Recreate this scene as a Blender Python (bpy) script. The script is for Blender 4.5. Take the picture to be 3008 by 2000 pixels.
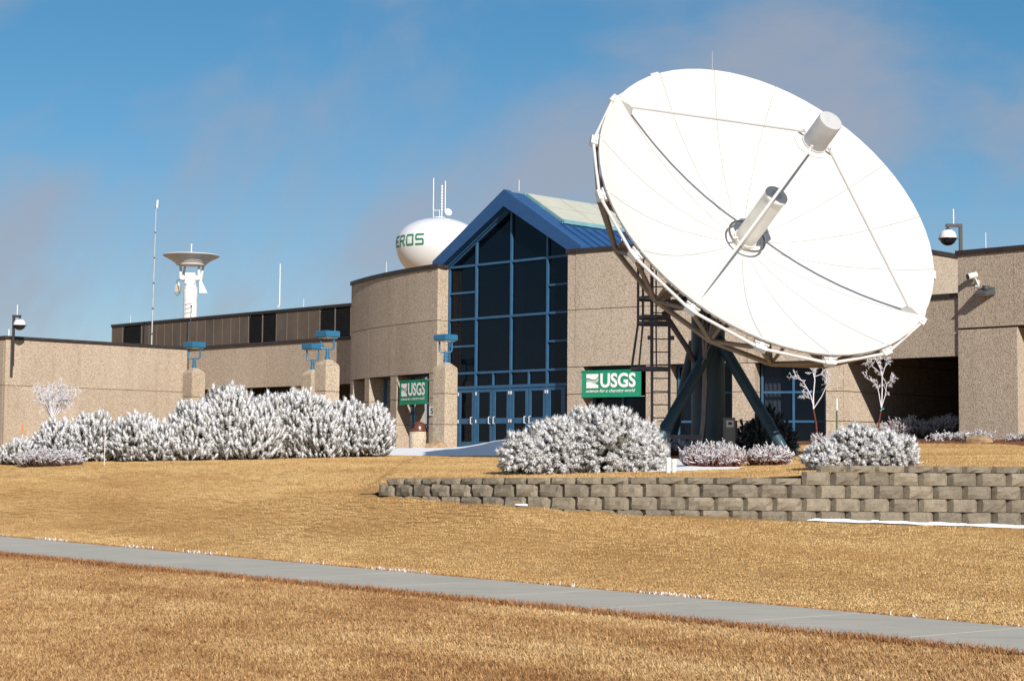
import bpy, bmesh, math, random
import numpy as np
from mathutils import Matrix, Vector

for o in list(bpy.data.objects):
    bpy.data.objects.remove(o)
scene = bpy.context.scene
COL = scene.collection
R = math.radians
rnd = random.Random(7)
nrg = np.random.default_rng(11)

# ------------------------------------------------------------------ camera
cam_d = bpy.data.cameras.new('camera')
cam_d.sensor_fit = 'HORIZONTAL'
cam_d.sensor_width = 36.0
cam_d.lens = 61.4
cam_d.clip_start = 0.1
cam_d.clip_end = 4000
cam = bpy.data.objects.new('camera', cam_d)
COL.objects.link(cam)
cam.matrix_world = Matrix.Translation((0, 0, 1.6)) @ Matrix.Rotation(R(90) + math.atan(350 / 5130), 4, 'X') @ Matrix.Rotation(0.0073, 4, 'Z')
scene.camera = cam

# ------------------------------------------------------------------ sky and sun
SUN_EL, SUN_AZ = 28.0, 19.0            # azimuth: degrees to the right of straight behind the camera
world = bpy.data.worlds.new('World')
scene.world = world
world.use_nodes = True
wn = world.node_tree
wn.nodes.clear()


def N(tree, kind, **kw):
    n = tree.nodes.new(kind)
    for k, v in kw.items():
        if k == 'inp':
            for kk, vv in v.items():
                n.inputs[kk].default_value = vv
        else:
            setattr(n, k, v)
    return n


def build_world():
    t = wn
    out = N(t, 'ShaderNodeOutputWorld')
    sky = N(t, 'ShaderNodeTexSky', sky_type='NISHITA')
    sky.sun_disc = False
    sky.sun_elevation = R(SUN_EL)
    sky.sun_rotation = R(180 - SUN_AZ)
    sky.altitude = 2500
    sky.air_density = 1.0
    sky.dust_density = 0.0
    sky.ozone_density = 2.0
    bg = N(t, 'ShaderNodeBackground', inp={'Strength': 0.13})
    gam = N(t, 'ShaderNodeGamma', inp={'Gamma': 0.68})
    t.links.new(sky.outputs[0], gam.inputs['Color'])
    hsv = N(t, 'ShaderNodeHueSaturation', inp={'Hue': 0.493, 'Saturation': 1.58, 'Value': 1.0})
    t.links.new(gam.outputs[0], hsv.inputs['Color'])
    t.links.new(hsv.outputs[0], bg.inputs[0])
    cl = N(t, 'ShaderNodeBackground', inp={'Color': (0.275, 0.287, 0.338, 1), 'Strength': 1.05})
    tc = N(t, 'ShaderNodeTexCoord')
    rot = N(t, 'ShaderNodeMapping')
    rot.inputs['Rotation'].default_value = (0, R(24), 0)
    t.links.new(tc.outputs['Generated'], rot.inputs[0])
    mp = N(t, 'ShaderNodeMapping')
    mp.inputs['Scale'].default_value = (3.4, 1.6, 6.4)
    mp.inputs['Location'].default_value = (0.52, 2.32, 1.58)
    t.links.new(rot.outputs[0], mp.inputs[0])
    n1 = N(t, 'ShaderNodeTexNoise', inp={'Scale': 1.0, 'Detail': 7.0, 'Roughness': 0.56, 'Distortion': 0.45})
    t.links.new(mp.outputs[0], n1.inputs['Vector'])
    r1 = N(t, 'ShaderNodeValToRGB')
    r1.color_ramp.elements[0].position = 0.39
    r1.color_ramp.elements[1].position = 0.64
    r1.color_ramp.elements[1].color = (0.78, 0.78, 0.78, 1)
    r1.color_ramp.interpolation = 'EASE'
    t.links.new(n1.outputs['Fac'], r1.inputs[0])
    mix = N(t, 'ShaderNodeMixShader')
    t.links.new(r1.outputs[0], mix.inputs[0])
    t.links.new(bg.outputs[0], mix.inputs[1])
    t.links.new(cl.outputs[0], mix.inputs[2])
    t.links.new(mix.outputs[0], out.inputs[0])


build_world()
sun_d = bpy.data.lights.new('sun', 'SUN')
sun_d.energy = 4.6
sun_d.angle = R(0.53)
sun_d.color = (1.0, 0.93, 0.83)
sun = bpy.data.objects.new('sun', sun_d)
COL.objects.link(sun)
sdir = Vector((math.cos(R(SUN_EL)) * math.sin(R(SUN_AZ)), -math.cos(R(SUN_EL)) * math.cos(R(SUN_AZ)), math.sin(R(SUN_EL))))
sun.rotation_euler = sdir.to_track_quat('Z', 'Y').to_euler()
sun.location = sdir * 60

scene.view_settings.view_transform = 'Standard'
scene.view_settings.look = 'None'
scene.view_settings.gamma = 1.0
scene.view_settings.use_curve_mapping = False
scene.view_settings.exposure = 0.36
scene.render.engine = 'CYCLES'
scene.cycles.max_bounces = 6
scene.cycles.transparent_max_bounces = 8


# ------------------------------------------------------------------ materials
def mat_new(name):
    m = bpy.data.materials.new(name)
    m.use_nodes = True
    t = m.node_tree
    b = t.nodes['Principled BSDF']
    return m, t, b


def coord(t, scale=(1, 1, 1), kind='pos'):
    if kind == 'pos':
        g = N(t, 'ShaderNodeNewGeometry')
        o = g.outputs['Position']
    else:
        g = N(t, 'ShaderNodeTexCoord')
        o = g.outputs['Object']
    mp = N(t, 'ShaderNodeMapping')
    mp.inputs['Scale'].default_value = scale
    t.links.new(o, mp.inputs[0])
    return mp.outputs[0]


def ramp(t, fac, stops):
    r = N(t, 'ShaderNodeValToRGB')
    e = r.color_ramp.elements
    while len(e) < len(stops):
        e.new(0.5)
    for i, (p, c) in enumerate(stops):
        e[i].position = p
        e[i].color = (c[0], c[1], c[2], 1)
    t.links.new(fac, r.inputs[0])
    return r.outputs[0]


def mixc(t, a, b, fac, mode='MIX'):
    m = N(t, 'ShaderNodeMix', data_type='RGBA', blend_type=mode)
    for s, v in ((m.inputs[0], fac), (m.inputs[6], a), (m.inputs[7], b)):
        if hasattr(v, 'links') or hasattr(v, 'is_output'):
            t.links.new(v, s)
        else:
            s.default_value = v if not isinstance(v, tuple) else (v[0], v[1], v[2], 1)
    return m.outputs[2]


def noise(t, vec, scale, detail=3, rough=0.5, dist=0):
    n = N(t, 'ShaderNodeTexNoise', inp={'Scale': scale, 'Detail': detail, 'Roughness': rough, 'Distortion': dist})
    t.links.new(vec, n.inputs['Vector'])
    return n.outputs['Fac']


def bump(t, b, h, strength, dist):
    bp = N(t, 'ShaderNodeBump', inp={'Strength': strength, 'Distance': dist})
    t.links.new(h, bp.inputs['Height'])
    t.links.new(bp.outputs[0], b.inputs['Normal'])


def simple(name, col, rough=0.5, metal=0.0, var=0.12, scale=3.0, bmp=0.0, spec=0.5, streak=False):
    m, t, b = mat_new(name)
    v = coord(t, (1, 1, 0.25) if streak else (1, 1, 1))
    f = noise(t, v, scale, 5, 0.6)
    lo = tuple(c * (1 - var) for c in col)
    hi = tuple(min(1, c * (1 + var)) for c in col)
    t.links.new(ramp(t, f, [(0.3, lo), (0.7, hi)]), b.inputs['Base Color'])
    b.inputs['Roughness'].default_value = rough
    b.inputs['Metallic'].default_value = metal
    b.inputs['Specular IOR Level'].default_value = spec
    if bmp:
        bump(t, b, noise(t, v, scale * 8, 4), 0.5, bmp)
    return m


def aggregate(name, dark, mid, light, gain=1.0):
    """exposed aggregate precast: pebbles of several colours in a pale matrix"""
    m, t, b = mat_new(name)
    v = coord(t)
    vo = N(t, 'ShaderNodeTexVoronoi', inp={'Scale': 30.0, 'Randomness': 1.0})
    t.links.new(v, vo.inputs['Vector'])
    sep = N(t, 'ShaderNodeSeparateColor')
    t.links.new(vo.outputs['Color'], sep.inputs[0])
    peb = ramp(t, sep.outputs[0], [(0.0, dark), (0.22, dark), (0.34, mid), (0.66, mid), (0.8, light), (1.0, light)])
    n2 = noise(t, v, 60.0, 3, 0.7)
    peb2 = mixc(t, peb, ramp(t, n2, [(0.35, tuple(c * 0.62 for c in mid)), (0.62, light)]), 0.45)
    big = noise(t, coord(t, (1, 1, 0.35)), 0.55, 4, 0.6)
    tone = ramp(t, big, [(0.3, (0.93, 0.92, 0.90)), (0.7, (1.05, 1.05, 1.04))])
    c = mixc(t, peb2, tone, 1.0, 'MULTIPLY')
    oi = N(t, 'ShaderNodeObjectInfo')
    c = mixc(t, c, ramp(t, oi.outputs['Random'], [(0.0, (0.93, 0.925, 0.92)), (1.0, (1.05, 1.05, 1.05))]), 1.0, 'MULTIPLY')
    dk = noise(t, coord(t, (1.6, 1.6, 0.10)), 1.6, 4, 0.6)
    c = mixc(t, c, ramp(t, dk, [(0.30, (0.86, 0.85, 0.84)), (0.46, (1, 1, 1))]), 0.8, 'MULTIPLY')
    # rare rust streaks running down from the aggregate
    st = noise(t, coord(t, (2.6, 2.6, 0.55)), 1.25, 3, 0.55)
    sm = N(t, 'ShaderNodeMapRange', inp={1: 0.735, 2: 0.80, 3: 0.0, 4: 0.6})
    t.links.new(st, sm.inputs[0])
    c = mixc(t, c, (0.30, 0.155, 0.06), sm.outputs[0])
    t.links.new(c, b.inputs['Base Color'])
    b.inputs['Roughness'].default_value = 0.9
    b.inputs['Specular IOR Level'].default_value = 0.25
    h = mixc(t, vo.outputs['Distance'], n2, 0.4)
    bump(t, b, h, 0.6, 0.025)
    return m


M = {}
M['agg'] = aggregate('aggregate_precast', (0.245, 0.187, 0.146), (0.425, 0.345, 0.27), (0.545, 0.465, 0.38))
M['agg_pale'] = aggregate('aggregate_pale', (0.23, 0.17, 0.125), (0.44, 0.355, 0.265), (0.57, 0.48, 0.38))
M['joint'] = simple('joint_sealant', (0.13, 0.095, 0.06), 0.9)
M['backing'] = simple('backing_concrete', (0.10, 0.085, 0.07), 0.95)
M['coping'] = simple('dark_bronze_coping', (0.038, 0.028, 0.026), 0.55, 0.2, 0.25)
M['blue_frame'] = simple('blue_frame_paint', (0.030, 0.105, 0.21), 0.45, 0.0, 0.12)
M['blue_roof'] = simple('blue_roof_metal', (0.020, 0.075, 0.205), 0.42, 0.0, 0.12)
M['teal_trim'] = simple('teal_trim', (0.16, 0.33, 0.37), 0.5)
M['skylight'] = simple('skylight_panel', (0.50, 0.50, 0.42), 0.4, 0.0, 0.07, 1.5)
M['cladding'] = simple('brown_cladding', (0.115, 0.082, 0.058), 0.6, 0.0, 0.2, 0.8)
M['cladding_b'] = simple('brown_cladding_dull', (0.098, 0.075, 0.058), 0.6, 0.0, 0.2, 0.8)
M['louver'] = simple('louver_black', (0.013, 0.012, 0.013), 0.6)
M['cladding_edge'] = simple('cladding_edge', (0.16, 0.125, 0.10), 0.6)
M['interior'] = simple('interior_wall', (0.16, 0.15, 0.14), 0.8)
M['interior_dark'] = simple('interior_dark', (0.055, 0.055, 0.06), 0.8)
M['curtain'] = simple('curtain', (0.62, 0.58, 0.55), 0.9)
M['white_paint'] = simple('white_paint', (0.72, 0.715, 0.70), 0.42, 0.0, 0.03, 2.0)
M['seam'] = simple('seam_sealant', (0.36, 0.36, 0.355), 0.8)
M['strut'] = simple('strut_white', (0.60, 0.60, 0.60), 0.45, 0.0, 0.05)
M['dish_white'] = simple('dish_white', (0.60, 0.597, 0.588), 0.55, 0.0, 0.045, 1.6, 0, 0.4, True)
M['dish_back'] = simple('dish_back', (0.52, 0.47, 0.40), 0.7)
M['truss'] = simple('truss_beige', (0.27, 0.225, 0.18), 0.6, 0.0, 0.15)
M['feed_grey'] = simple('feed_grey', (0.44, 0.45, 0.46), 0.5)
M['horn_white'] = simple('horn_white', (0.64, 0.62, 0.57), 0.45)
M['chrome'] = simple('hoop_metal', (0.30, 0.27, 0.24), 0.25, 0.9)
M['ped'] = simple('pedestal_teal', (0.014, 0.040, 0.060), 0.5, 0.0, 0.35, 1.5, 0, 0.5, True)
M['leg_teal'] = simple('leg_teal', (0.018, 0.056, 0.080), 0.5, 0.0, 0.2, 2)
M['ladder'] = simple('ladder_steel', (0.085, 0.082, 0.105), 0.55, 0.2, 0.2)
M['cable'] = simple('cable', (0.20, 0.20, 0.22), 0.6)
M['grey_box'] = simple('grey_box', (0.14, 0.16, 0.15), 0.5)
M['lamp_blue'] = simple('lamp_blue', (0.022, 0.135, 0.25), 0.42, 0.0, 0.1)
M['lens'] = simple('lamp_lens', (0.6, 0.6, 0.58), 0.3)
M['tank'] = simple('tank_white', (0.66, 0.68, 0.72), 0.30, 0.0, 0.03, 0.3)
M['tank_green'] = simple('tank_green', (0.012, 0.16, 0.075), 0.5)
M['galv'] = simple('galvanised', (0.42, 0.45, 0.47), 0.5, 0.3)
M['beige_box'] = simple('beige_box', (0.42, 0.38, 0.27), 0.6)
M['black'] = simple('black_plastic', (0.014, 0.013, 0.015), 0.35)
M['bronze'] = simple('bronze_metal', (0.022, 0.019, 0.023), 0.5)
M['slate'] = simple('slate_metal', (0.055, 0.058, 0.068), 0.55)
M['banner'] = simple('banner_green', (0.005, 0.255, 0.135), 0.75, 0.0, 0.1, 6, 0.004)
M['banner_w'] = simple('banner_white', (0.80, 0.80, 0.80), 0.8, 0.0, 0.03)
M['sign'] = simple('sign_plate', (0.55, 0.55, 0.55), 0.5)
M['lid'] = simple('bin_lid_brown', (0.12, 0.042, 0.028), 0.3, 0.0, 0.15)
M['bin'] = aggregate('bin_aggregate', (0.30, 0.22, 0.15), (0.52, 0.43, 0.33), (0.68, 0.60, 0.48))
M['rock'] = simple('rock', (0.33, 0.22, 0.13), 0.9, 0.0, 0.5, 5, 0.03)
M['pvc'] = simple('pvc', (0.75, 0.75, 0.72), 0.4)
M['stake_green'] = simple('stake_green', (0.06, 0.09, 0.03), 0.7)
M['stake_orange'] = simple('stake_orange', (0.75, 0.24, 0.08), 0.6)
M['bark'] = simple('bark', (0.075, 0.045, 0.035), 0.9, 0, 0.3, 12)
M['red_bark'] = simple('red_bark', (0.13, 0.03, 0.022), 0.8, 0, 0.3, 12)
M['needle_dark'] = simple('pine_core', (0.028, 0.032, 0.014), 0.95, 0, 0.5, 9)
M['tie'] = simple('tree_tie', (0.07, 0.30, 0.33), 0.6)


def glass_mat():
    m, t, b = mat_new('tinted_glass')
    t.nodes.remove(b)
    out = t.nodes['Material Output']
    tr = N(t, 'ShaderNodeBsdfTransparent', inp={'Color': (0.30, 0.34, 0.42, 1)})
    gl = N(t, 'ShaderNodeBsdfGlossy', inp={'Color': (0.80, 0.85, 0.9, 1), 'Roughness': 0.012})
    fr = N(t, 'ShaderNodeFresnel', inp={'IOR': 1.34})
    v = coord(t)
    nz = noise(t, v, 0.9, 2)
    bp = N(t, 'ShaderNodeBump', inp={'Strength': 0.15, 'Distance': 0.03})
    t.links.new(nz, bp.inputs['Height'])
    t.links.new(bp.outputs[0], gl.inputs['Normal'])
    df = N(t, 'ShaderNodeBsdfDiffuse', inp={'Color': (0.004, 0.009, 0.022, 1)})
    m0 = N(t, 'ShaderNodeMixShader', inp={0: 0.32})
    t.links.new(tr.outputs[0], m0.inputs[1])
    t.links.new(df.outputs[0], m0.inputs[2])
    mx = N(t, 'ShaderNodeMixShader')
    t.links.new(fr.outputs[0], mx.inputs[0])
    t.links.new(m0.outputs[0], mx.inputs[1])
    t.links.new(gl.outputs[0], mx.inputs[2])
    t.links.new(mx.outputs[0], out.inputs[0])
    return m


M['glass'] = glass_mat()


def frost_mat(name, deep, mid, white):
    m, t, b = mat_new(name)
    a = N(t, 'ShaderNodeAttribute', attribute_name='frost')
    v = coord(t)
    n = noise(t, v, 34.0, 3, 0.7)
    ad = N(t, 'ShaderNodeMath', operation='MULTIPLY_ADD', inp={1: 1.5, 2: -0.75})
    t.links.new(n, ad.inputs[0])
    s = N(t, 'ShaderNodeMath', operation='ADD')
    t.links.new(a.outputs['Fac'], s.inputs[0])
    t.links.new(ad.outputs[0], s.inputs[1])
    c = ramp(t, s.outputs[0], [(0.10, deep), (0.37, mid), (0.68, white)])
    t.links.new(c, b.inputs['Base Color'])
    b.inputs['Roughness'].default_value = 0.85
    b.inputs['Specular IOR Level'].default_value = 0.2
    b.inputs['Subsurface Weight'].default_value = 0.0
    return m


M['frost_pine'] = frost_mat('frosted_pine', (0.055, 0.056, 0.030), (0.38, 0.365, 0.345), (0.70, 0.71, 0.74))
M['frost_twig'] = frost_mat('frosted_twig', (0.10, 0.045, 0.032), (0.34, 0.28, 0.26), (0.66, 0.65, 0.69))
M['frost_red'] = frost_mat('frosted_red_twig', (0.15, 0.040, 0.026), (0.33, 0.17, 0.13), (0.66, 0.64, 0.67))
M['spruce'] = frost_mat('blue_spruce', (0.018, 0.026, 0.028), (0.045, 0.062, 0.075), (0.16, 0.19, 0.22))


def grass_blade_mat(name, stops, inst_var, hue_var):
    m, t, b = mat_new(name)
    v = coord(t)
    oi = N(t, 'ShaderNodeObjectInfo')
    rotm = N(t, 'ShaderNodeMapping')
    rotm.inputs['Rotation'].default_value = (0, 0, R(52))
    t.links.new(v, rotm.inputs[0])
    strm = N(t, 'ShaderNodeMapping')
    strm.inputs['Scale'].default_value = (0.16, 1.0, 1.0)
    t.links.new(rotm.outputs[0], strm.inputs[0])
    big0 = noise(t, v, 0.45, 4, 0.6)
    stripe = noise(t, strm.outputs[0], 0.9, 3, 0.55)
    bigm = N(t, 'ShaderNodeMath', operation='MULTIPLY_ADD', inp={1: 0.5})
    t.links.new(stripe, bigm.inputs[0])
    bigh = N(t, 'ShaderNodeMath', operation='MULTIPLY', inp={1: 0.5})
    t.links.new(big0, bigh.inputs[0])
    t.links.new(bigh.outputs[0], bigm.inputs[2])
    big = bigm.outputs[0]
    fine = noise(t, v, 3.2, 3, 0.6)
    a = N(t, 'ShaderNodeAttribute', attribute_name='hue')
    s1 = N(t, 'ShaderNodeMath', operation='MULTIPLY_ADD', inp={1: inst_var, 2: (0.34 - inst_var) / 2})
    t.links.new(oi.outputs['Random'], s1.inputs[0])
    s2 = N(t, 'ShaderNodeMath', operation='MULTIPLY_ADD', inp={1: hue_var})
    t.links.new(a.outputs['Fac'], s2.inputs[0])
    t.links.new(s1.outputs[0], s2.inputs[2])
    s3 = N(t, 'ShaderNodeMath', operation='MULTIPLY_ADD', inp={1: 2.5})
    t.links.new(big, s3.inputs[0])
    t.links.new(s2.outputs[0], s3.inputs[2])
    s4 = N(t, 'ShaderNodeMath', operation='MULTIPLY_ADD', inp={1: 0.6})
    t.links.new(fine, s4.inputs[0])
    t.links.new(s3.outputs[0], s4.inputs[2])
    mr = N(t, 'ShaderNodeMapRange', inp={1: 1.30, 2: 2.45, 3: 0.0, 4: 1.0})
    t.links.new(s4.outputs[0], mr.inputs[0])
    c = ramp(t, mr.outputs[0], stops)
    t.links.new(c, b.inputs['Base Color'])
    b.inputs['Roughness'].default_value = 0.65
    b.inputs['Specular IOR Level'].default_value = 0.25
    return m


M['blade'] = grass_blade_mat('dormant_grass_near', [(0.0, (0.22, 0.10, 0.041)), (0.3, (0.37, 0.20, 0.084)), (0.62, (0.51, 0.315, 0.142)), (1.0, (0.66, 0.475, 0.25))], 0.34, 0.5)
M['blade_far_lit'] = grass_blade_mat('dormant_grass_far_lit', [(0.0, (0.36, 0.195, 0.078)), (0.3, (0.52, 0.325, 0.138)), (0.62, (0.65, 0.45, 0.208)), (1.0, (0.74, 0.565, 0.30))], 0.14, 0.36)  # paler than the near blades: sunlit tips at grazing view put into colour


def lawn_mat():
    m, t, b = mat_new('lawn_thatch')
    v = coord(t)
    big = noise(t, v, 0.5, 4, 0.6)
    fine = noise(t, coord(t, (30, 30, 30)), 1.0, 4, 0.7)
    f = mixc(t, big, fine, 0.55)
    c = ramp(t, f, [(0.25, (0.22, 0.115, 0.045)), (0.5, (0.42, 0.25, 0.10)), (0.75, (0.56, 0.37, 0.16))])
    t.links.new(c, b.inputs['Base Color'])
    b.inputs['Roughness'].default_value = 0.95
    b.inputs['Specular IOR Level'].default_value = 0.1
    bump(t, b, fine, 0.9, 0.02)
    return m


M['lawn'] = lawn_mat()


def concrete_mat():
    m, t, b = mat_new('sidewalk_concrete')
    v = coord(t)
    a = noise(t, v, 0.9, 5, 0.65)
    f = noise(t, v, 45, 3, 0.7)
    c = mixc(t, ramp(t, a, [(0.3, (0.40, 0.375, 0.31)), (0.7, (0.475, 0.445, 0.375))]), ramp(t, f, [(0.3, (0.33, 0.315, 0.28)), (0.7, (0.47, 0.45, 0.40))]), 0.4)
    # faint long trowel / water marks
    w = noise(t, coord(t, (0.9, 5.0, 1.0)), 1.2, 4, 0.6, 0.4)
    c = mixc(t, c, ramp(t, w, [(0.36, (0.72, 0.73, 0.75)), (0.48, (1, 1, 1))]), 0.5, 'MULTIPLY')
    t.links.new(c, b.inputs['Base Color'])
    b.inputs['Roughness'].default_value = 0.85
    bump(t, b, f, 0.25, 0.01)
    return m


M['concrete'] = concrete_mat()


def block_mat():
    m, t, b = mat_new('split_face_block')
    v = coord(t)
    oi = N(t, 'ShaderNodeObjectInfo')
    f = noise(t, v, 9, 6, 0.7)
    g = noise(t, v, 55, 3, 0.7)
    c = mixc(t, ramp(t, f, [(0.28, (0.14, 0.118, 0.09)), (0.6, (0.27, 0.235, 0.182)), (0.8, (0.355, 0.315, 0.25))]), ramp(t, g, [(0.32, (0.13, 0.112, 0.09)), (0.68, (0.37, 0.33, 0.27))]), 0.42)
    tone = ramp(t, oi.outputs['Random'], [(0.0, (0.76, 0.755, 0.75)), (1.0, (1.14, 1.12, 1.08))])
    c = mixc(t, c, tone, 1.0, 'MULTIPLY')
    t.links.new(c, b.inputs['Base Color'])
    b.inputs['Roughness'].default_value = 0.95
    b.inputs['Specular IOR Level'].default_value = 0.15
    bump(t, b, mixc(t, f, g, 0.5), 0.9, 0.025)
    return m


M['block'] = block_mat()


def snow_mat():
    m, t, b = mat_new('snow')
    v = coord(t)
    f = noise(t, v, 14, 5, 0.7)
    t.links.new(ramp(t, f, [(0.3, (0.78, 0.80, 0.84)), (0.7, (0.88, 0.89, 0.92))]), b.inputs['Base Color'])
    b.inputs['Roughness'].default_value = 0.7
    bump(t, b, f, 0.5, 0.03)
    return m


M['snow'] = snow_mat()
M['mulch'] = simple('bark_mulch', (0.17, 0.065, 0.028), 0.95, 0, 0.6, 9, 0.05)
M['dry_stem'] = simple('dry_stem', (0.42, 0.25, 0.11), 0.9, 0, 0.35, 5)


# ------------------------------------------------------------------ mesh helpers
class MB:
    def __init__(s):
        s.v = []
        s.f = []

    def add(s, vs, fs):
        b = len(s.v)
        s.v += [tuple(map(float, p)) for p in vs]
        s.f += [tuple(b + i for i in f) for f in fs]

    def box(s, x0, x1, y0, y1, z0, z1):
        s.add([(x0, y0, z0), (x1, y0, z0), (x1, y1, z0), (x0, y1, z0), (x0, y0, z1), (x1, y0, z1), (x1, y1, z1), (x0, y1, z1)],
              [(0, 3, 2, 1), (4, 5, 6, 7), (0, 1, 5, 4), (1, 2, 6, 5), (2, 3, 7, 6), (3, 0, 4, 7)])
        return s

    def cbox(s, x0, x1, y0, y1, z0, z1, c=0.02):
        """box with chamfered vertical and top edges seen from the front"""
        a = [(x0 + c, y0 + c), (x1 - c, y0 + c), (x1 - c, y1 - c), (x0 + c, y1 - c)]
        m = [(x0, y0), (x1, y0), (x1, y1), (x0, y1)]
        vs = [(p[0], p[1], z0) for p in a] + [(p[0], p[1], z0 + c) for p in m] + [(p[0], p[1], z1 - c) for p in m] + [(p[0], p[1], z1) for p in a]
        fs = [(3, 2, 1, 0), (12, 13, 14, 15)]
        for k in range(3):
            for i in range(4):
                j = (i + 1) % 4
                fs.append((4 * k + i, 4 * k + j, 4 * k + 4 + j, 4 * k + 4 + i))
        s.add(vs, fs)
        return s

    def prism(s, poly, z0, z1):
        n = len(poly)
        s.add([(p[0], p[1], z0) for p in poly] + [(p[0], p[1], z1) for p in poly],
              [tuple(range(n))[::-1], tuple(range(n, 2 * n))] + [(i, (i + 1) % n, n + (i + 1) % n, n + i) for i in range(n)])
        return s

    def bar(s, a, b, w, h=None, up=(0, 0, 1)):
        """square bar between two points"""
        h = w if h is None else h
        a, b = Vector(a), Vector(b)
        d = (b - a).normalized()
        u = Vector(up)
        if abs(d.dot(u)) > 0.98:
            u = Vector((0, 1, 0))
        x = d.cross(u).normalized() * w / 2
        y = x.cross(d).normalized() * h / 2
        vs = [a - x - y, a + x - y, a + x + y, a - x + y, b - x - y, b + x - y, b + x + y, b - x + y]
        s.add(vs, [(0, 3, 2, 1), (4, 5, 6, 7), (0, 1, 5, 4), (1, 2, 6, 5), (2, 3, 7, 6), (3, 0, 4, 7)])
        return s

    def tube(s, pts, r, n=8, closed=False, cap=True):
        pts = [Vector(p) for p in pts]
        rr = r if isinstance(r, (list, tuple)) else [r] * len(pts)
        k = len(pts)
        base = len(s.v)
        prev = None
        for i, p in enumerate(pts):
            if closed:
                d = pts[(i + 1) % k] - pts[i - 1]
            else:
                d = pts[min(i + 1, k - 1)] - pts[max(i - 1, 0)]
            d.normalize()
            u = Vector((0, 0, 1)) if abs(d.z) < 0.95 else Vector((1, 0, 0))
            if prev is not None:
                u = prev
            x = u - d * u.dot(d)
            if x.length < 1e-4:
                x = Vector((1, 0, 0)) - d * d.x
            x.normalize()
            prev = x
            y = d.cross(x)
            for j in range(n):
                a = 2 * math.pi * j / n
                q = p + (x * math.cos(a) + y * math.sin(a)) * rr[i]
                s.v.append(tuple(q))
        for i in range(k if closed else k - 1):
            for j in range(n):
                a = base + i * n + j
                b = base + i * n + (j + 1) % n
                c = base + ((i + 1) % k) * n + (j + 1) % n
                e = base + ((i + 1) % k) * n + j
                s.f.append((a, b, c, e))
        if cap and not closed:
            s.f.append(tuple(base + j for j in range(n))[::-1])
            s.f.append(tuple(base + (k - 1) * n + j for j in range(n)))
        return s

    def lathe(s, prof, n=32, cx=0, cy=0):
        base = len(s.v)
        for r_, z in prof:
            for j in range(n):
                a = 2 * math.pi * j / n
                s.v.append((cx + r_ * math.cos(a), cy + r_ * math.sin(a), z))
        for i in range(len(prof) - 1):
            for j in range(n):
                s.f.append((base + i * n + j, base + i * n + (j + 1) % n, base + (i + 1) * n + (j + 1) % n, base + (i + 1) * n + j))
        s.f.append(tuple(base + j for j in range(n))[::-1])
        k = base + (len(prof) - 1) * n
        s.f.append(tuple(k + j for j in range(n)))
        return s

    def xf(s, mtx):
        s.v = [tuple(mtx @ Vector(p)) for p in s.v]
        return s

    def mesh(s, name, smooth=False, angle=35):
        me = bpy.data.meshes.new(name)
        me.from_pydata(s.v, [], s.f)
        me.validate()
        if smooth:
            me.polygons.foreach_set('use_smooth', [True] * len(me.polygons))
            me.set_sharp_from_angle(angle=R(angle))
        me.update()
        return me

    def obj(s, name, mat, parent=None, smooth=False, angle=35):
        me = s.mesh(name, smooth, angle)
        me.materials.append(M[mat] if isinstance(mat, str) else mat)
        return link(name, me, parent)


def link(name, me, parent=None, loc=None):
    o = bpy.data.objects.new(name, me)
    COL.objects.link(o)
    if parent is not None:
        o.parent = parent
    if loc is not None:
        o.location = loc
    return o


def tag(o, label=None, cat=None, group=None, kind=None):
    if label:
        o['label'] = label
    if cat:
        o['category'] = cat
    if group:
        o['group'] = group
    if kind:
        o['kind'] = kind
    return o


def thing(name, loc, label, cat, rz=0.0, group=None):
    o = bpy.data.objects.new(name, None)
    o.empty_display_size = 0.3
    COL.objects.link(o)
    o.location = loc
    o.rotation_euler = (0, 0, rz)
    return tag(o, label, cat, group)


def np_mesh(name, V, F, mat, attrs=None, smooth=False):
    """V (n,3), F (m,3 or 4) numpy -> mesh"""
    me = bpy.data.meshes.new(name)
    V = np.ascontiguousarray(V, np.float32)
    F = np.ascontiguousarray(F, np.int32)
    k = F.shape[1]
    me.vertices.add(len(V))
    me.vertices.foreach_set('co', V.ravel())
    me.loops.add(F.size)
    me.loops.foreach_set('vertex_index', F.ravel())
    me.polygons.add(len(F))
    me.polygons.foreach_set('loop_start', np.arange(0, F.size, k, dtype=np.int32))
    if smooth:
        me.polygons.foreach_set('use_smooth', np.ones(len(F), bool))
    for nm, arr in (attrs or {}).items():
        a = me.attributes.new(nm, 'FLOAT', 'POINT')
        a.data.foreach_set('value', np.ascontiguousarray(arr, np.float32))
    me.update()
    me.validate()
    if mat is not None:
        me.materials.append(M[mat] if isinstance(mat, str) else mat)
    return me


# ------------------------------------------------------------------ terrain
def tps(P):
    P = np.array(P, float)
    n = len(P)

    def U(r2):
        return np.where(r2 > 1e-9, r2 * np.log(np.maximum(r2, 1e-9)) * .5, 0)
    D = ((P[:, None, :2] - P[None, :, :2]) ** 2).sum(2)
    A = np.zeros((n + 3, n + 3))
    A[:n, :n] = U(D) + np.eye(n) * 8
    A[:n, n] = 1
    A[:n, n + 1:] = P[:, :2]
    A[n:, :n] = A[:n, n:].T
    w = np.linalg.solve(A, np.r_[P[:, 2], 0, 0, 0])

    def f(x, y):
        x = np.asarray(x, float)
        y = np.asarray(y, float)
        r2 = (x[..., None] - P[:, 0]) ** 2 + (y[..., None] - P[:, 1]) ** 2
        return U(r2) @ w[:n] + w[n] + w[n + 1] * x + w[n + 2] * y
    return f


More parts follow.
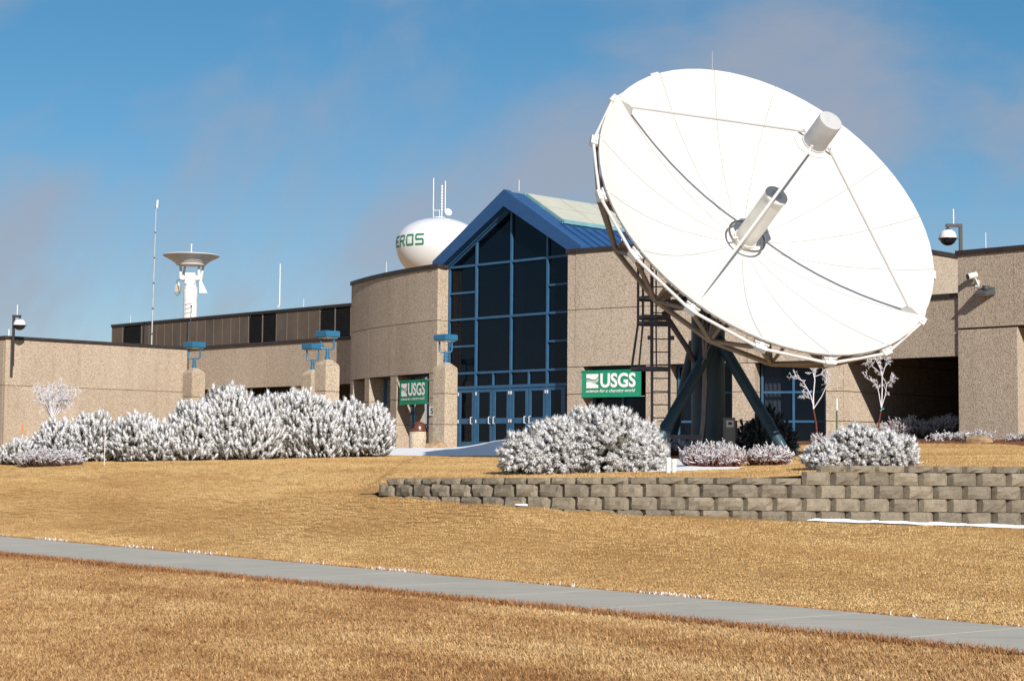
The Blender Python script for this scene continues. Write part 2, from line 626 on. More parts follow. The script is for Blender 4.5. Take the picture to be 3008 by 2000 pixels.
LOWP = [(-9.4, 32, .1), (4.7, 16, .1), (4.1, 14, .05), (0, 0, 0), (8, 4, 0), (-8, 4, 0), (0, 12, 0), (-6, 16, 0), (-14, 20, -.05), (12, 6, 0), (12, 10, .1), (-2.35, 24, .1), (-5.9, 28, .1), (1.2, 20, .1), (-3.6, 22.7, .08), (0, 18.6, .08), (-6.8, 26.4, .08), (8.2, 12, .1), (-16, 39.5, .12), (-13, 34, .08),
        (8, 27.3, .594), (3.7, 27.5, .74), (0, 28.8, .9), (-2.5, 30.9, 1.03), (-14.6, 50, 1.415), (-8.8, 50, 1.53), (-3.7, 52, 1.67), (-5.5, 41, 1.25), (-11, 42, 1.05),
        (-2.3, 61, 1.96), (0, 64, 2), (-12, 66, 1.9), (-22, 76, 1.85), (14, 53.5, 2.3), (-30, 60, 1.3), (20, 30, .8), (25, 55, 2.4), (0, 80, 2), (-30, 90, 2), (30, 80, 2.2)]
UPP = [(12, 27.5, 1.5), (8, 27.5, 1.5), (4.5, 27.5, 1.4), (3, 27.9, 1.27), (0, 29.0, 1.24), (-2.5, 31.0, 1.14), (-1.6, 34, 1.28), (2.8, 33, 1.40), (4.6, 41, 1.62), (7, 33, 1.58), (10, 38, 1.75), (6.5, 41, 1.66),
       (11, 50, 2.06), (14, 53.5, 2.3), (-2.3, 61, 1.96), (0, 64, 2), (3, 58, 1.95), (8, 55, 2.1), (-3.7, 52, 1.67), (-4, 42, 1.4), (-2, 38, 1.4), (2, 45, 1.65), (20, 40, 2.0)]
f_low = tps(LOWP)
f_up = tps(UPP)

# retaining wall path, walked from the step in its top towards its buried left end
PATH = [(4.48, 27.30)]
for i in range(19):
    th = R(np.interp(i, [0, 4, 9, 14, 20, 27], [4, 14, 33, 43, 46, 48]))
    PATH.append((PATH[-1][0] - .457 * math.cos(th), PATH[-1][1] + .457 * math.sin(th)))
_px = np.array([14.0] + [p[0] for p in PATH])[::-1]
_py = np.array([27.30] + [p[1] for p in PATH])[::-1]


def wall_y(x):
    x = np.asarray(x, float)
    y = np.interp(x, _px, _py)
    return np.where(x < _px[0], _py[0] + (_px[0] - x) * 1.05, y)


def sstep(a, b, x):
    t = np.clip((x - a) / (b - a), 0, 1)
    return t * t * (3 - 2 * t)


_tps_low = f_low


def f_low(x, y):
    x = np.asarray(x, float)
    y = np.asarray(y, float)
    z = _tps_low(x, y)
    t = (x - 4.7) * 0.7502 + (y - 16.0) * 0.6611          # distance from the far edge of the walk
    s_ = (x - 4.7) * 0.6611 - (y - 16.0) * 0.7502
    w = 1 - sstep(0.6, 4.5, np.abs(t + 1.0) - 1.0)
    zw = .095 + np.clip(t + 1.0, -2, 2) * np.interp(s_, [-24, 0], [.032, -.012])
    return z + (zw - z) * w


def zg(x, y):
    """height of the ground surface one stands on"""
    x = np.asarray(x, float)
    y = np.asarray(y, float)
    lo = f_low(x, y)
    w = sstep(-2.7, -0.9, x) * (y > wall_y(x) + 0.02)
    return lo + w * (np.maximum(f_up(x, y), lo + .004) - lo)


def zgf(x, y):
    return float(zg(np.array([x]), np.array([y]))[0])


def grid_mesh(xs, ys, zf):
    X, Y = np.meshgrid(xs, ys)
    Z = zf(X, Y)
    V = np.stack([X.ravel(), Y.ravel(), Z.ravel()], 1)
    nx, ny = len(xs), len(ys)
    idx = np.arange(nx * ny).reshape(ny, nx)
    F = np.stack([idx[:-1, :-1], idx[:-1, 1:], idx[1:, 1:], idx[1:, :-1]], -1).reshape(-1, 4)
    return V, F


def axis(*segs):
    out = []
    for a, b, st in segs:
        out += list(np.arange(a, b, st))
    out.append(segs[-1][1])
    return np.array(out)


# far ground and lower lawn in one sheet that reaches the horizon
xs = axis((-3000, -400, 400), (-400, -60, 40), (-60, -22, 3), (-22, 20, .5), (20, 60, 3), (60, 400, 40), (400, 3000, 400))
ys = axis((-400, -40, 40), (-40, 6, 4), (6, 66, .5), (66, 110, 3), (110, 400, 40), (400, 3000, 400))


def z_lower(X, Y):
    Xc, Yc = np.clip(X, -34, 30), np.clip(Y, -4, 90)
    lo = f_low(Xc, Yc)
    far = sstep(34, 80, np.abs(X)) + sstep(90, 140, Y) + sstep(4, 30, -Y)
    lo = lo + (np.where(Y > 40, 2.0, 0.3) - lo) * np.clip(far, 0, 1)
    behind = sstep(-2.7, -0.9, X) * sstep(0.1, .5, Y - wall_y(X)) * (np.abs(X) < 30) * (Y < 66)
    return lo - behind * 0.25


V, F = grid_mesh(xs, ys, z_lower)
lawn = link('lawn', np_mesh('lawn', V, F, 'lawn', smooth=True))
tag(lawn, kind='structure')

# the terrace behind the retaining wall
us = axis((-2.7, 13.9, .3))
vs_ = axis((0.16, 1.0, .14), (1.0, 36.0, .5))
Xg, Vg = np.meshgrid(us, vs_)
Yg = wall_y(Xg) + Vg
Zg = zg(Xg, Yg)
idx = np.arange(Xg.size).reshape(Xg.shape)
Fu = np.stack([idx[:-1, :-1], idx[:-1, 1:], idx[1:, 1:], idx[1:, :-1]], -1).reshape(-1, 4)
terrace = link('terrace_lawn', np_mesh('terrace_lawn', np.stack([Xg.ravel(), Yg.ravel(), Zg.ravel()], 1), Fu, 'lawn', smooth=True))
tag(terrace, kind='structure')

# ------------------------------------------------------------------ sidewalk (slabs are parts)
SD = Vector((14.1, -16.0, 0)).normalized()      # along the walk, towards the right
SP = Vector((-SD.y, SD.x, 0))                   # towards the building
S0 = Vector((4.7, 16.0, 0))                     # a point of the far edge
SW = 2.0
walk = bpy.data.objects.new('sidewalk', None)
COL.objects.link(walk)
tag(walk, kind='structure')
SLAB = 1.83


def walk_pt(s, t):
    p = S0 + SD * s + SP * t
    return p.x, p.y


for k in range(-22, 6):
    mb = MB()
    s0, s1 = k * SLAB + .013, (k + 1) * SLAB - .013
    nseg = 3
    top, bot = [], []
    vs = []
    for i in range(nseg + 1):
        for t_ in (-SW, -SW + .02, -.02, 0.0):
            x, y = walk_pt(s0 + (s1 - s0) * i / nseg, t_)
            z = float(f_low(np.array([x]), np.array([y]))[0]) + .035
            if t_ in (-SW, 0.0):
                z -= .012
            vs.append((x, y, z))
    n = 4
    fs = [(i * n + j, (i + 1) * n + j, (i + 1) * n + j + 1, i * n + j + 1) for i in range(nseg) for j in range(n - 1)]
    base = len(vs)
    vs2 = [(p[0], p[1], p[2] - .10) for p in vs]
    fs += [(0 * n, 0 * n + 1, base + 1, base), (1, 2, base + 2, base + 1), (2, 3, base + 3, base + 2)]
    e = nseg * n
    fs += [(e + 1, e, base + e, base + e + 1), (e + 2, e + 1, base + e + 1, base + e + 2), (e + 3, e + 2, base + e + 2, base + e + 3)]
    fs += [(i * n, base + i * n, base + (i + 1) * n, (i + 1) * n) for i in range(nseg)]
    fs += [(i * n + 3, (i + 1) * n + 3, base + (i + 1) * n + 3, base + i * n + 3) for i in range(nseg)]
    mb.add(vs + vs2, fs)
    mb.obj('slab', 'concrete', walk)

# ------------------------------------------------------------------ office building
B0 = Vector((-0.02, 64.0, 2.0))
BROT = R(-45)
bld = thing('office_building', B0, 'tan aggregate concrete office building with blue gabled glass entrance and curved wings', 'building', BROT)
RA, PH0 = 26.0, R(7.0)


def arc(ph, s, off=0.0):
    u = 3.37 + RA * (math.sin(ph) - math.sin(PH0)) + off * math.sin(ph)
    n = -.6 + RA * (math.cos(PH0) - math.cos(ph)) - off * math.cos(ph)
    return s * u, n


def arc_block(name, mat, s, a0, a1, h0, h1, o0=0.0, o1=-.12, gap=.012, parent=bld):
    """curved slab between angles (degrees), offsets o0 (face) .. o1 (back)"""
    a0, a1 = R(a0) + gap / RA, R(a1) - gap / RA
    n = max(1, int(math.degrees(a1 - a0) / 0.9))
    mb = MB()
    vs = []
    for i in range(n + 1):
        a = a0 + (a1 - a0) * i / n
        p, q = arc(a, s, o0), arc(a, s, o1)
        vs += [(p[0], p[1], h0 + gap), (p[0], p[1], h1 - gap), (q[0], q[1], h1 - gap), (q[0], q[1], h0 + gap)]
    fs = [(0, 3, 2, 1), (4 * n, 4 * n + 1, 4 * n + 2, 4 * n + 3)]
    for i in range(n):
        for j in range(4):
            k = (j + 1) % 4
            fs.append((4 * i + j, 4 * i + k, 4 * i + 4 + k, 4 * i + 4 + j))
    if s < 0:
        fs = [f[::-1] for f in fs]
    mb.add(vs, fs)
    return mb.obj(name, mat, parent, smooth=True, angle=20)


LINT, JNT, TOP = 2.85, 4.85, 6.85
for s, seams, piers, mp in ((1, [7.0, 7.72, 14.9, 22.0, 29.0], [(7.0, 8.5), (14.0, 15.93), (20.86, 22.6), (27.72, 29.0)], 'agg'),
                            (-1, [7.0, 7.6, 13.9, 19.5, 24.9], [(7.0, 8.15), (13.47, 14.7), (19.3, 20.5), (23.9, 24.9)], 'agg')):
    end = seams[-1]
    for h0, h1 in ((LINT, JNT), (JNT, TOP)):
        for a0, a1 in zip(seams[:-1], seams[1:]):
            arc_block('wall_panel', mp, s, a0, a1, h0, h1)
    arc_block('panel_backing', 'joint', s, 7.35, end - .02, LINT + .02, TOP - .01, -.05, -.40, 0)
    arc_block('coping', 'coping', s, 6.9, end + .1, TOP - .01, TOP + .15, .05, -.45, 0)
    for a0, a1 in piers:
        for h0, h1 in ((-.5, .93), (.93, 1.90), (1.90, LINT)):
            arc_block('pier_block', 'agg', s, a0, a1, h0, h1, 0.0, -.75)
        arc_block('pier_core', 'joint', s, a0 + .06, a1 - .06, -.5, LINT, -.03, -.70, 0)
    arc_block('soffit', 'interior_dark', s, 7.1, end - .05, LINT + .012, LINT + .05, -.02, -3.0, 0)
    # return face beside the glass: the wall's end
    for h0, h1 in ((-.5, .93), (.93, 1.90), (1.90, LINT), (LINT, JNT), (JNT, TOP)):
        p = arc(PH0, s, 0)
        x0, x1 = sorted((p[0] + s * .012, p[0] + s * .12))
        MB().box(x0, x1, p[1] + .02, .62, h0 + .012, h1 - .012).obj('return_panel', 'agg_pale' if s < 0 else 'agg', bld)
    p = arc(PH0, s, 0)
    x0, x1 = sorted((p[0] + s * .03, p[0] + s * .11))
    MB().box(x0, x1, p[1] + .05, .60, -.5, TOP - .02).obj('return_backing', 'joint', bld)
    x0, x1 = sorted((p[0] - s * .04, p[0] + s * .45))
    MB().box(x0, x1, p[1] - .03, .7, TOP - .005, TOP + .145).obj('coping', 'coping', bld)

# side walls of the two curved wings (they run back from the far end of each curve)
for s, end in ((1, 29.0), (-1, 24.9)):
    u, n = arc(R(end), s)
    for h0, h1 in ((-.5, .93), (.93, 1.90), (1.90, LINT), (LINT, JNT), (JNT, TOP)):
        for n0, n1 in ((n + .01, n + 3.0), (n + 3.0, n + 7.5), (n + 7.5, n + 12), (n + 12, 20.0)):
            x0, x1 = sorted((u, u - s * .12))
            MB().box(x0, x1, n0 + .012, n1 - .012, h0 + .012, h1 - .012).obj('wall_panel', 'agg', bld)
    x0, x1 = sorted((u - s * .05, u - s * .4))
    MB().box(x0, x1, n + .05, 20, -.5, TOP - .02).obj('panel_backing', 'joint', bld)
    x0, x1 = sorted((u + s * .05, u - s * .42))
    MB().box(x0, x1, n + .42, 20.0, TOP - .008, TOP + .148).obj('coping', 'coping', bld)
    poly = [arc(R(a), s, -.41) for a in np.linspace(7.2, end - .3, 12)]
    poly = poly + [(poly[-1][0], 19.9), (poly[0][0], 19.9)]
    if s < 0:
        poly = poly[::-1]
    MB().prism(poly, TOP - .35, TOP - .1).obj('roof_slab', 'backing', bld)
    MB().prism(poly, -.5, -.02).obj('floor_slab', 'interior_dark', bld)
    # rear wall of the ground floor rooms
    x0, x1 = sorted((s * 3.9, u - s * .45))
    MB().box(x0, x1, 8.0, 8.2, -.02, TOP - .4).obj('inner_wall', 'interior_dark', bld)
MB().box(-12, 14, 20, 20.3, -.5, TOP + 1.5).obj('rear_wall', 'backing', bld)


# windows of the right wing's ground floor, set back between the piers
def set_back_window(s, a0, a1, hs, vm, curtains=()):
    off = -.66
    p0, p1 = Vector((*arc(R(a0) + .002, s, off), 0)), Vector((*arc(R(a1) - .002, s, off), 0))
    d = (p1 - p0)
    L = d.length
    d.normalize()
    nrm = Vector((-d.y, d.x, 0)) * (1 if s > 0 else -1)
    fr = MB()
    w = .07
    up = lambda p, h: (p.x, p.y, h)
    h0, h1 = hs[0], hs[-1]
    xs_ = [0.0] + [v * L for v in vm] + [L]
    for x in xs_:
        xx = min(max(x, w / 2), L - w / 2)
        fr.bar(up(p0 + d * xx, h0), up(p0 + d * xx, h1), w, .10, up=nrm)
    for i, h in enumerate(hs):
        hh = h + (w / 2 if i == 0 else -w / 2 if i == len(hs) - 1 else 0)
        for xa, xb in zip(xs_[:-1], xs_[1:]):
            fr.bar(up(p0 + d * (xa + w / 2), hh), up(p0 + d * (xb - w / 2), hh), .094, w, up=(0, 0, 1))
    fo = fr.obj('window_frame', 'blue_frame', bld)
    for xa, xb in zip(xs_[:-1], xs_[1:]):
        for ha, hb in zip(hs[:-1], hs[1:]):
            q0, q1 = p0 + d * (xa + .03) + nrm * .012, p0 + d * (xb - .03) + nrm * .012
            pm = MB()
            pm.add([up(q0, ha + .03), up(q1, ha + .03), up(q1, hb - .03), up(q0, hb - .03)], [(0, 1, 2, 3)])
            pm.obj('pane', 'glass', fo)
    for c0, c1 in curtains:
        cm = MB()
        nf = max(4, int((c1 - c0) * L / .07))
        vs = []
        for i in range(nf + 1):
            q = p0 + d * (c0 + (c1 - c0) * i / nf) * L + nrm * (.28 + (.03 if i % 2 else -.03))
            vs += [up(q, h0 + .1), up(q, h1 - .1)]
        cm.add(vs, [(2 * i, 2 * i + 2, 2 * i + 3, 2 * i + 1) for i in range(nf)])
        cm.obj('curtain', 'curtain', bld)
    return fo


set_back_window(1, 8.5, 14.0, [0.0, .93, LINT], [.5])
set_back_window(1, 15.93, 20.86, [0.0, .93, 1.90, LINT], [.5], [(.05, .28), (.86, .93)])
set_back_window(1, 22.6, 27.72, [0.0, .93, 1.90, LINT], [.5], [(.03, .27), (.78, .82)])
for a0, a1 in ((8.15, 13.47), (14.7, 19.3), (20.5, 23.9)):
    set_back_window(-1, a0, a1, [0.0, .93, LINT], [.45])

# ---- glazed entrance between the wings
GU = 3.37
mull = [-GU + .04, -1.85, 0.0, 1.85, GU - .04]
H_D, H_T, H_2, H_3 = 2.28, 2.83, 4.87, 6.88
PEAK_IN = 8.88


def rake(u):
    return PEAK_IN - abs(u) * (PEAK_IN - 6.90) / GU


fr = MB()
for u in mull:
    fr.box(u - .04, u + .04, -.06, .06, -.05, rake(u) - .02)
for h in (H_T, H_2, H_3):
    for a, b in zip(mull[:-1], mull[1:]):
        if h == H_3 and (a < -2 or b > 2):
            pass
        fr.box(a + .04, b - .04, -.054, .054, h - .04, h + .04)
for a, b in ((mull[0], mull[1]), (mull[3], mull[4])):
    for h in ((H_T + H_2) / 2, (H_2 + H_3) / 2):
        fr.box(a + .04, b - .04, -.05, .05, h - .035, h + .035)
fr.box(mull[0] + .04, mull[4] - .04, -.065, .065, H_D - .05, H_D + .06)
for u in (-.925, .925):
    fr.box(u - .03, u + .03, -.05, .05, H_D + .06, H_T - .04)
fr.box(2.72, 2.78, -.05, .05, 0, H_D - .05)
for a, b in ((-GU, 0), (0, GU)):
    fr.bar((a, 0, rake(a) - .03), (b, 0, rake(b) - .03), .12, .09)
frame = fr.obj('curtain_wall_frame', 'blue_frame', bld)


def pane(pts, parent=frame, name='pane'):
    m_ = MB()
    m_.add([(p[0], .02, p[1]) for p in pts], [tuple(range(len(pts)))])
    return m_.obj(name, 'glass', parent)


for i, (a, b) in enumerate(zip(mull[:-1], mull[1:])):
    a, b = a + .03, b - .03
    hs = [H_T, H_2, H_3]
    if i in (0, 3):
        hs = [H_T, (H_T + H_2) / 2, H_2, (H_2 + H_3) / 2, H_3]
    for h0, h1 in zip(hs[:-1], hs[1:]):
        pane([(a, h0 + .03), (b, h0 + .03), (b, h1 - .03), (a, h1 - .03)])
    pane([(a, H_3 + .03), (b, H_3 + .03), (b, rake(b) - .05), (a, rake(a) - .05)])
    if i in (1, 2):
        m0 = (a + b) / 2
        pane([(a, H_D + .05), (m0 - .02, H_D + .05), (m0 - .02, H_T - .03), (a, H_T - .03)])
        pane([(m0 + .02, H_D + .05), (b, H_D + .05), (b, H_T - .03), (m0 + .02, H_T - .03)])
    else:
        pane([(a, H_D + .05), (b, H_D + .05), (b, H_T - .03), (a, H_T - .03)])
pane([(2.79, .02), (3.28, .02), (3.28, H_D - .04), (2.79, H_D - .04)])
MB().box(-3.29, -2.80, -.03, .03, 0, H_D - .05).obj('side_panel', 'blue_frame', frame)


def door(u0, u1, hinge_left):
    d = MB()
    st = .13
    for a, b, c, e in ((u0, u0 + st, 0.02, 2.21), (u1 - st, u1, 0.02, 2.21)):
        d.box(a, b, -.045, .02, c, e)
    d.box(u0 + st, u1 - st, -.042, .018, .02, .26)
    d.box(u0 + st, u1 - st, -.042, .018, .93, 1.13)
    d.box(u0 + st, u1 - st, -.042, .018, 2.10, 2.21)
    do = d.obj('door', 'blue_frame', bld)
    for h0, h1 in ((.26, .93), (1.13, 2.10)):
        m_ = MB()
        m_.add([(u0 + st, -.01, h0), (u1 - st, -.01, h0), (u1 - st, -.01, h1), (u0 + st, -.01, h1)], [(0, 1, 2, 3)])
        m_.obj('pane', 'glass', do)
    hx = u1 - .11 if hinge_left else u0 + .11
    sg = -1 if hinge_left else 1
    MB().tube([(hx, -.05, .93), (hx, -.13, .93), (hx, -.13, 1.17), (hx, -.05, 1.17)], .016, 6).obj('handle', 'white_paint', do, True)
    gx = u0 + .0 if hinge_left else u1 - .0
    for hz in (1.02, 2.05):
        MB().box(gx - .02, gx + .02, -.075, -.047, hz - .06, hz + .06).obj('hinge', 'white_paint', do)


door(-2.76, -1.90, True)
door(-1.80, -.94, True)
door(-.91, -.05, False)
door(.05, .91, True)
door(.94, 1.80, False)
door(1.90, 2.70, True)

# gabled roof over the entrance
PK, EV, EU = 9.45, 7.10, 3.80
roof = MB()
n0, n1 = -.42, 15.0
th_ = .10
for s in (-1, 1):
    q = [(0, PK), (s * EU, EV), (s * EU, EV - th_), (0, PK - th_)]
    vs = [(u, n0 + .10, h) for u, h in q] + [(u, n1, h) for u, h in q]
    fs = [(0, 1, 2, 3), (7, 6, 5, 4), (0, 4, 5, 1), (1, 5, 6, 2), (2, 6, 7, 3), (3, 7, 4, 0)]
    roof.add(vs, [f if s > 0 else f[::-1] for f in fs])
roof_o = roof.obj('gable_roof', 'blue_roof', bld)
for s in (-1, 1):
    f_ = MB()
    vs = []
    for nn in (n0 - .04, n0 + .26):
        for u, h in ((0, PK + .06), (s * (EU + .05), EV + .03), (s * (EU + .05), EV - .46), (0, PK - .56)):
            vs.append((u, nn, h))
    fs = [(0, 3, 2, 1), (4, 5, 6, 7), (0, 1, 5, 4), (1, 2, 6, 5), (2, 3, 7, 6), (3, 0, 4, 7)]
    f_.add(vs, [f if s > 0 else f[::-1] for f in fs])
    f_.obj('fascia', 'blue_roof', roof_o)
    # soffit strip between fascia and glass
    g_ = MB()
    vs = []
    for nn in (n0 + .26, -.07):
        for u, h in ((0, PK - .52), (s * 3.4, rake(3.4) + .05), (s * 3.4, rake(3.4) - .03), (0, PK - .60)):
            vs.append((u, nn, h))
    g_.add(vs, [f if s > 0 else f[::-1] for f in fs])
    g_.obj('soffit_strip', 'blue_frame', roof_o)
sl = math.atan2(PK - EV, EU)
SLN = math.hypot(PK - EV, EU)


def on_slope(d, n, lift=0.0, s=1):
    """point on the slope: d metres down from the ridge"""
    return (s * (d * math.cos(sl) + lift * math.sin(sl)), n, PK - d * math.sin(sl) + lift * math.cos(sl))


for s in (1, -1):
    # skylight strip near the ridge: translucent panels with bars between
    k = 0
    dn = 1.75
    for i in range(7):
        na, nb = .55 + i * dn, .55 + (i + 1) * dn - .05
        for da, db in ((.22, 1.28), (1.32, 2.40)):
            pm = MB()
            q = [on_slope(da, na, .03, s), on_slope(db, na, .03, s), on_slope(db, nb, .03, s), on_slope(da, nb, .03, s)]
            q2 = [on_slope(da, na, .12, s), on_slope(db, na, .12, s), on_slope(db, nb, .12, s), on_slope(da, nb, .12, s)]
            fs = [(0, 1, 2, 3), (7, 6, 5, 4), (0, 4, 5, 1), (1, 5, 6, 2), (2, 6, 7, 3), (3, 7, 4, 0)]
            pm.add(q + q2, [f[::-1] for f in fs] if s > 0 else fs)
            pm.obj('skylight_panel', 'skylight', roof_o)
    tr = MB()
    tr.bar(on_slope(2.47, .45, .08, s), on_slope(2.47, 13, .08, s), .12, .14)
    tr.bar(on_slope(.16, .45, .06, s), on_slope(.16, 13, .06, s), .05, .10)
    tr.bar(on_slope(.2, .50, .06, s), on_slope(2.40, .50, .06, s), .04, .10)
    tr.obj('skylight_curb', 'teal_trim', roof_o)
    for i in range(26):
        nn = .25 + i * .55
        d0 = 2.56
        MB().bar(on_slope(d0, nn, .02, s), on_slope(SLN - .02, nn, .02, s), .045, .07).obj('standing_seam', 'blue_roof', roof_o)

# hall inside the entrance
MB().box(-3.5, 3.5, .3, 20, -.3, -.02).obj('hall_floor', 'interior', bld)
MB().box(-3.6, 3.6, 13.0, 13.2, -.02, 8.6).obj('hall_rear_wall', 'interior_dark', bld)
for s in (-1, 1):
    x0, x1 = sorted((s * 3.42, s * 3.72))
    MB().box(x0, x1, .64, 13, -.02, 7.0).obj('hall_side_wall', 'agg', bld)
    for nn in (3.2, 6.4):
        MB().bar((s * 3.3, nn, 6.9), (s * 1.2, nn, 4.9), .16, .3).obj('brace', 'interior_dark', bld)
        MB().box(s * 2.6 - .2, s * 2.6 + .2, nn - .2, nn + .2, -.02, 7.2).obj('column', 'interior', bld)

# ---- recessed wall left of the entrance and the left wing
RN = 2.75
rs = [-24.55, -21.6, -18.46, -15.0, -11.15]
for a, b in zip(rs[:-1], rs[1:]):
    MB().box(a + .012, b - .012, RN, RN + .14, LINT - .05, JNT - .16).obj('wall_panel', 'agg', bld)
MB().box(-24.5, -11.2, RN + .03, RN + .35, LINT - .04, JNT - .17).obj('panel_backing', 'joint', bld)
MB().box(-24.5, -11.1, RN - .05, RN + .40, JNT - .16, JNT).obj('coping', 'coping', bld)
MB().box(-24.5, -11.2, RN + .36, 20, JNT - .45, JNT - .18).obj('roof_slab', 'backing', bld)
MB().box(-24.5, -11.4, 7.0, 7.3, -.5, JNT - .46).obj('rear_wall', 'interior_dark', bld)
for a in (-21.6, -16.4):
    MB().box(a - .3, a + .3, RN + .1, RN + .7, -.5, LINT - .06).obj('pier', 'agg', bld)
LU = -24.6
ls = [2.70, -.03, -3.06, -6.06, -6.83]
for a, b in zip(ls[1:], ls[:-1]):
    for h0, h1 in ((-1.0, 2.70), (2.70, JNT - .12)):
        MB().box(LU - .14, LU, a + .012, b - .012, h0 + .012, h1 - .012).obj('wall_panel', 'agg', bld)
for a, b in ((-25.4, -24.75), (-28.4, -25.4), (-31.4, -28.4), (-34.4, -31.4), (-38, -34.4)):
    for h0, h1 in ((-1.0, 2.70), (2.70, JNT - .12)):
        MB().box(a + .012, b - .012, -6.83, -6.69, h0 + .012, h1 - .012).obj('wall_panel', 'agg', bld)
MB().box(-38, LU - .03, -6.79, 20, -1.0, JNT - .14).obj('panel_backing', 'joint', bld)
MB().box(LU - .40, LU + .05, -6.88, RN - .06, JNT - .12, JNT + .02).obj('coping', 'coping', bld)
MB().box(-38, LU - .41, -6.88, -6.4, JNT - .12, JNT + .02).obj('coping', 'coping', bld)
for a, b in zip(ls[1:-1], ls[1:-1]):
    MB().box(LU + .001, LU + .006, a - .013, a + .013, -1.0, JNT - .14).obj('seam', 'agg_pale', bld)

# ---- rooftop plant screen behind: vertical cladding panels and louvres
PN = 8.0
segs = [(-39.7, -38.62, 'p'), (-38.62, -36.75, 'l'), (-36.75, -26.97, 'p'), (-26.97, -25.79, 'l'), (-25.79, -24.64, 'l'), (-24.64, -21.2, 'p'), (-21.2, -20.03, 'l'), (-20.03, -18.85, 'l'), (-18.85, -12.0, 'p')]
for a, b, k in segs:
    if k == 'p':
        n_ = max(1, round((b - a) / .78))
        for i in range(n_):
            x0 = a + (b - a) * i / n_
            x1 = a + (b - a) * (i + 1) / n_
            MB().box(x0 + .015, x1 - .015, PN, PN + .1, JNT - .2, 6.85).obj('cladding_panel', 'cladding' if (i * 7 + int(-a)) % 4 else 'cladding_b', bld)
            MB().box(x0 - .012, x0 + .012, PN - .02, PN + .05, JNT - .2, 6.85).obj('cladding_rib', 'cladding_edge', bld)
    else:
        MB().box(a + .02, b - .02, PN + .12, PN + .16, JNT - .2, 6.85).obj('louver_back', 'louver', bld)
        MB().box(a - .02, a + .02, PN - .02, PN + .1, JNT - .2, 6.85).obj('louver_frame', 'cladding_edge', bld)
        for i in range(18):
            h = JNT + .02 + i * .105
            m_ = MB()
            m_.add([(a + .03, PN, h), (b - .03, PN, h), (b - .03, PN + .1, h + .09), (a + .03, PN + .1, h + .09), (a + .03, PN, h + .02), (b - .03, PN, h + .02), (b - .03, PN + .1, h + .105), (a + .03, PN + .1, h + .105)],
                   [(0, 3, 2, 1), (4, 5, 6, 7), (0, 1, 5, 4), (2, 3, 7, 6), (1, 2, 6, 5), (3, 0, 4, 7)])
            m_.obj('louver_slat', 'louver', bld)
MB().box(-39.75, -11.9, PN - .06, PN + .4, 6.85, 6.99).obj('coping', 'coping', bld)
MB().box(-39.7, -11.9, PN + .17, 20, JNT - .1, 6.8).obj('plant_room', 'backing', bld)

# ---- drive-through fascia and right wing
FN = 2.62
UA, NA = arc(R(29.0), 1)
for a, b in ((UA + .02, 16.95),):
    MB().box(a, b - .012, FN, FN + .14, LINT + .05, JNT - .15).obj('wall_panel', 'agg', bld)
MB().box(UA + .03, 16.95, FN + .03, FN + .4, LINT + .06, JNT - .16).obj('panel_backing', 'joint', bld)
MB().box(UA + .06, 16.96, FN - .05, FN + .45, JNT - .15, JNT).obj('coping', 'coping', bld)
MB().box(UA + .03, 16.95, FN + .41, 20, LINT + .3, LINT + .6).obj('canopy_slab', 'backing', bld)
MB().box(UA + .03, 17.2, 13.0, 13.3, -.5, LINT + .3).obj('rear_wall', 'interior_dark', bld)
WN = 2.53
H_R, J_R = 6.0, 3.72
for a, b in ((16.98, 18.88), (18.88, 22.0), (22.0, 26.0), (26.0, 30.0)):
    MB().box(a + .006, b - .006, WN, WN + .14, J_R + .03, H_R).obj('wall_panel', 'agg', bld)
MB().box(16.98, 18.97, WN, WN + .8, -.4, J_R - .03).obj('wall_panel', 'agg', bld)
MB().box(17.02, 30, WN + .03, WN + .6, J_R + .0, H_R - .02).obj('panel_backing', 'joint', bld)
MB().box(16.93, 30, WN - .06, WN + .5, H_R, H_R + .15).obj('coping', 'coping', bld)
MB().box(17.0, 17.3, WN + .81, 20, -.5, H_R - .1).obj('side_wall', 'agg', bld)
MB().box(17.3, 30, 4.6, 4.9, -.5, H_R - .1).obj('rear_wall', 'agg', bld)
MB().box(18.2, 18.98, WN + .81, 4.59, -.5, J_R - .04).obj('jamb', 'agg_pale', bld)
MB().box(17.3, 30, WN + .61, 20, H_R - .35, H_R - .12).obj('roof_slab', 'backing', bld)
# dark plinth at the foot of the right wing
MB().box(17.5, 30, WN + .02, WN + .5, -.4, .26).obj('plinth', 'joint', bld)


def b_world(u, n, h):
    c, s = math.cos(BROT), math.sin(BROT)
    return Vector((B0.x + c * u - s * n, B0.y + s * u + c * n, B0.z + h))


# ------------------------------------------------------------------ retaining wall of split-face blocks
BW, BH, BD, CH = .457, .2032, .30, .102


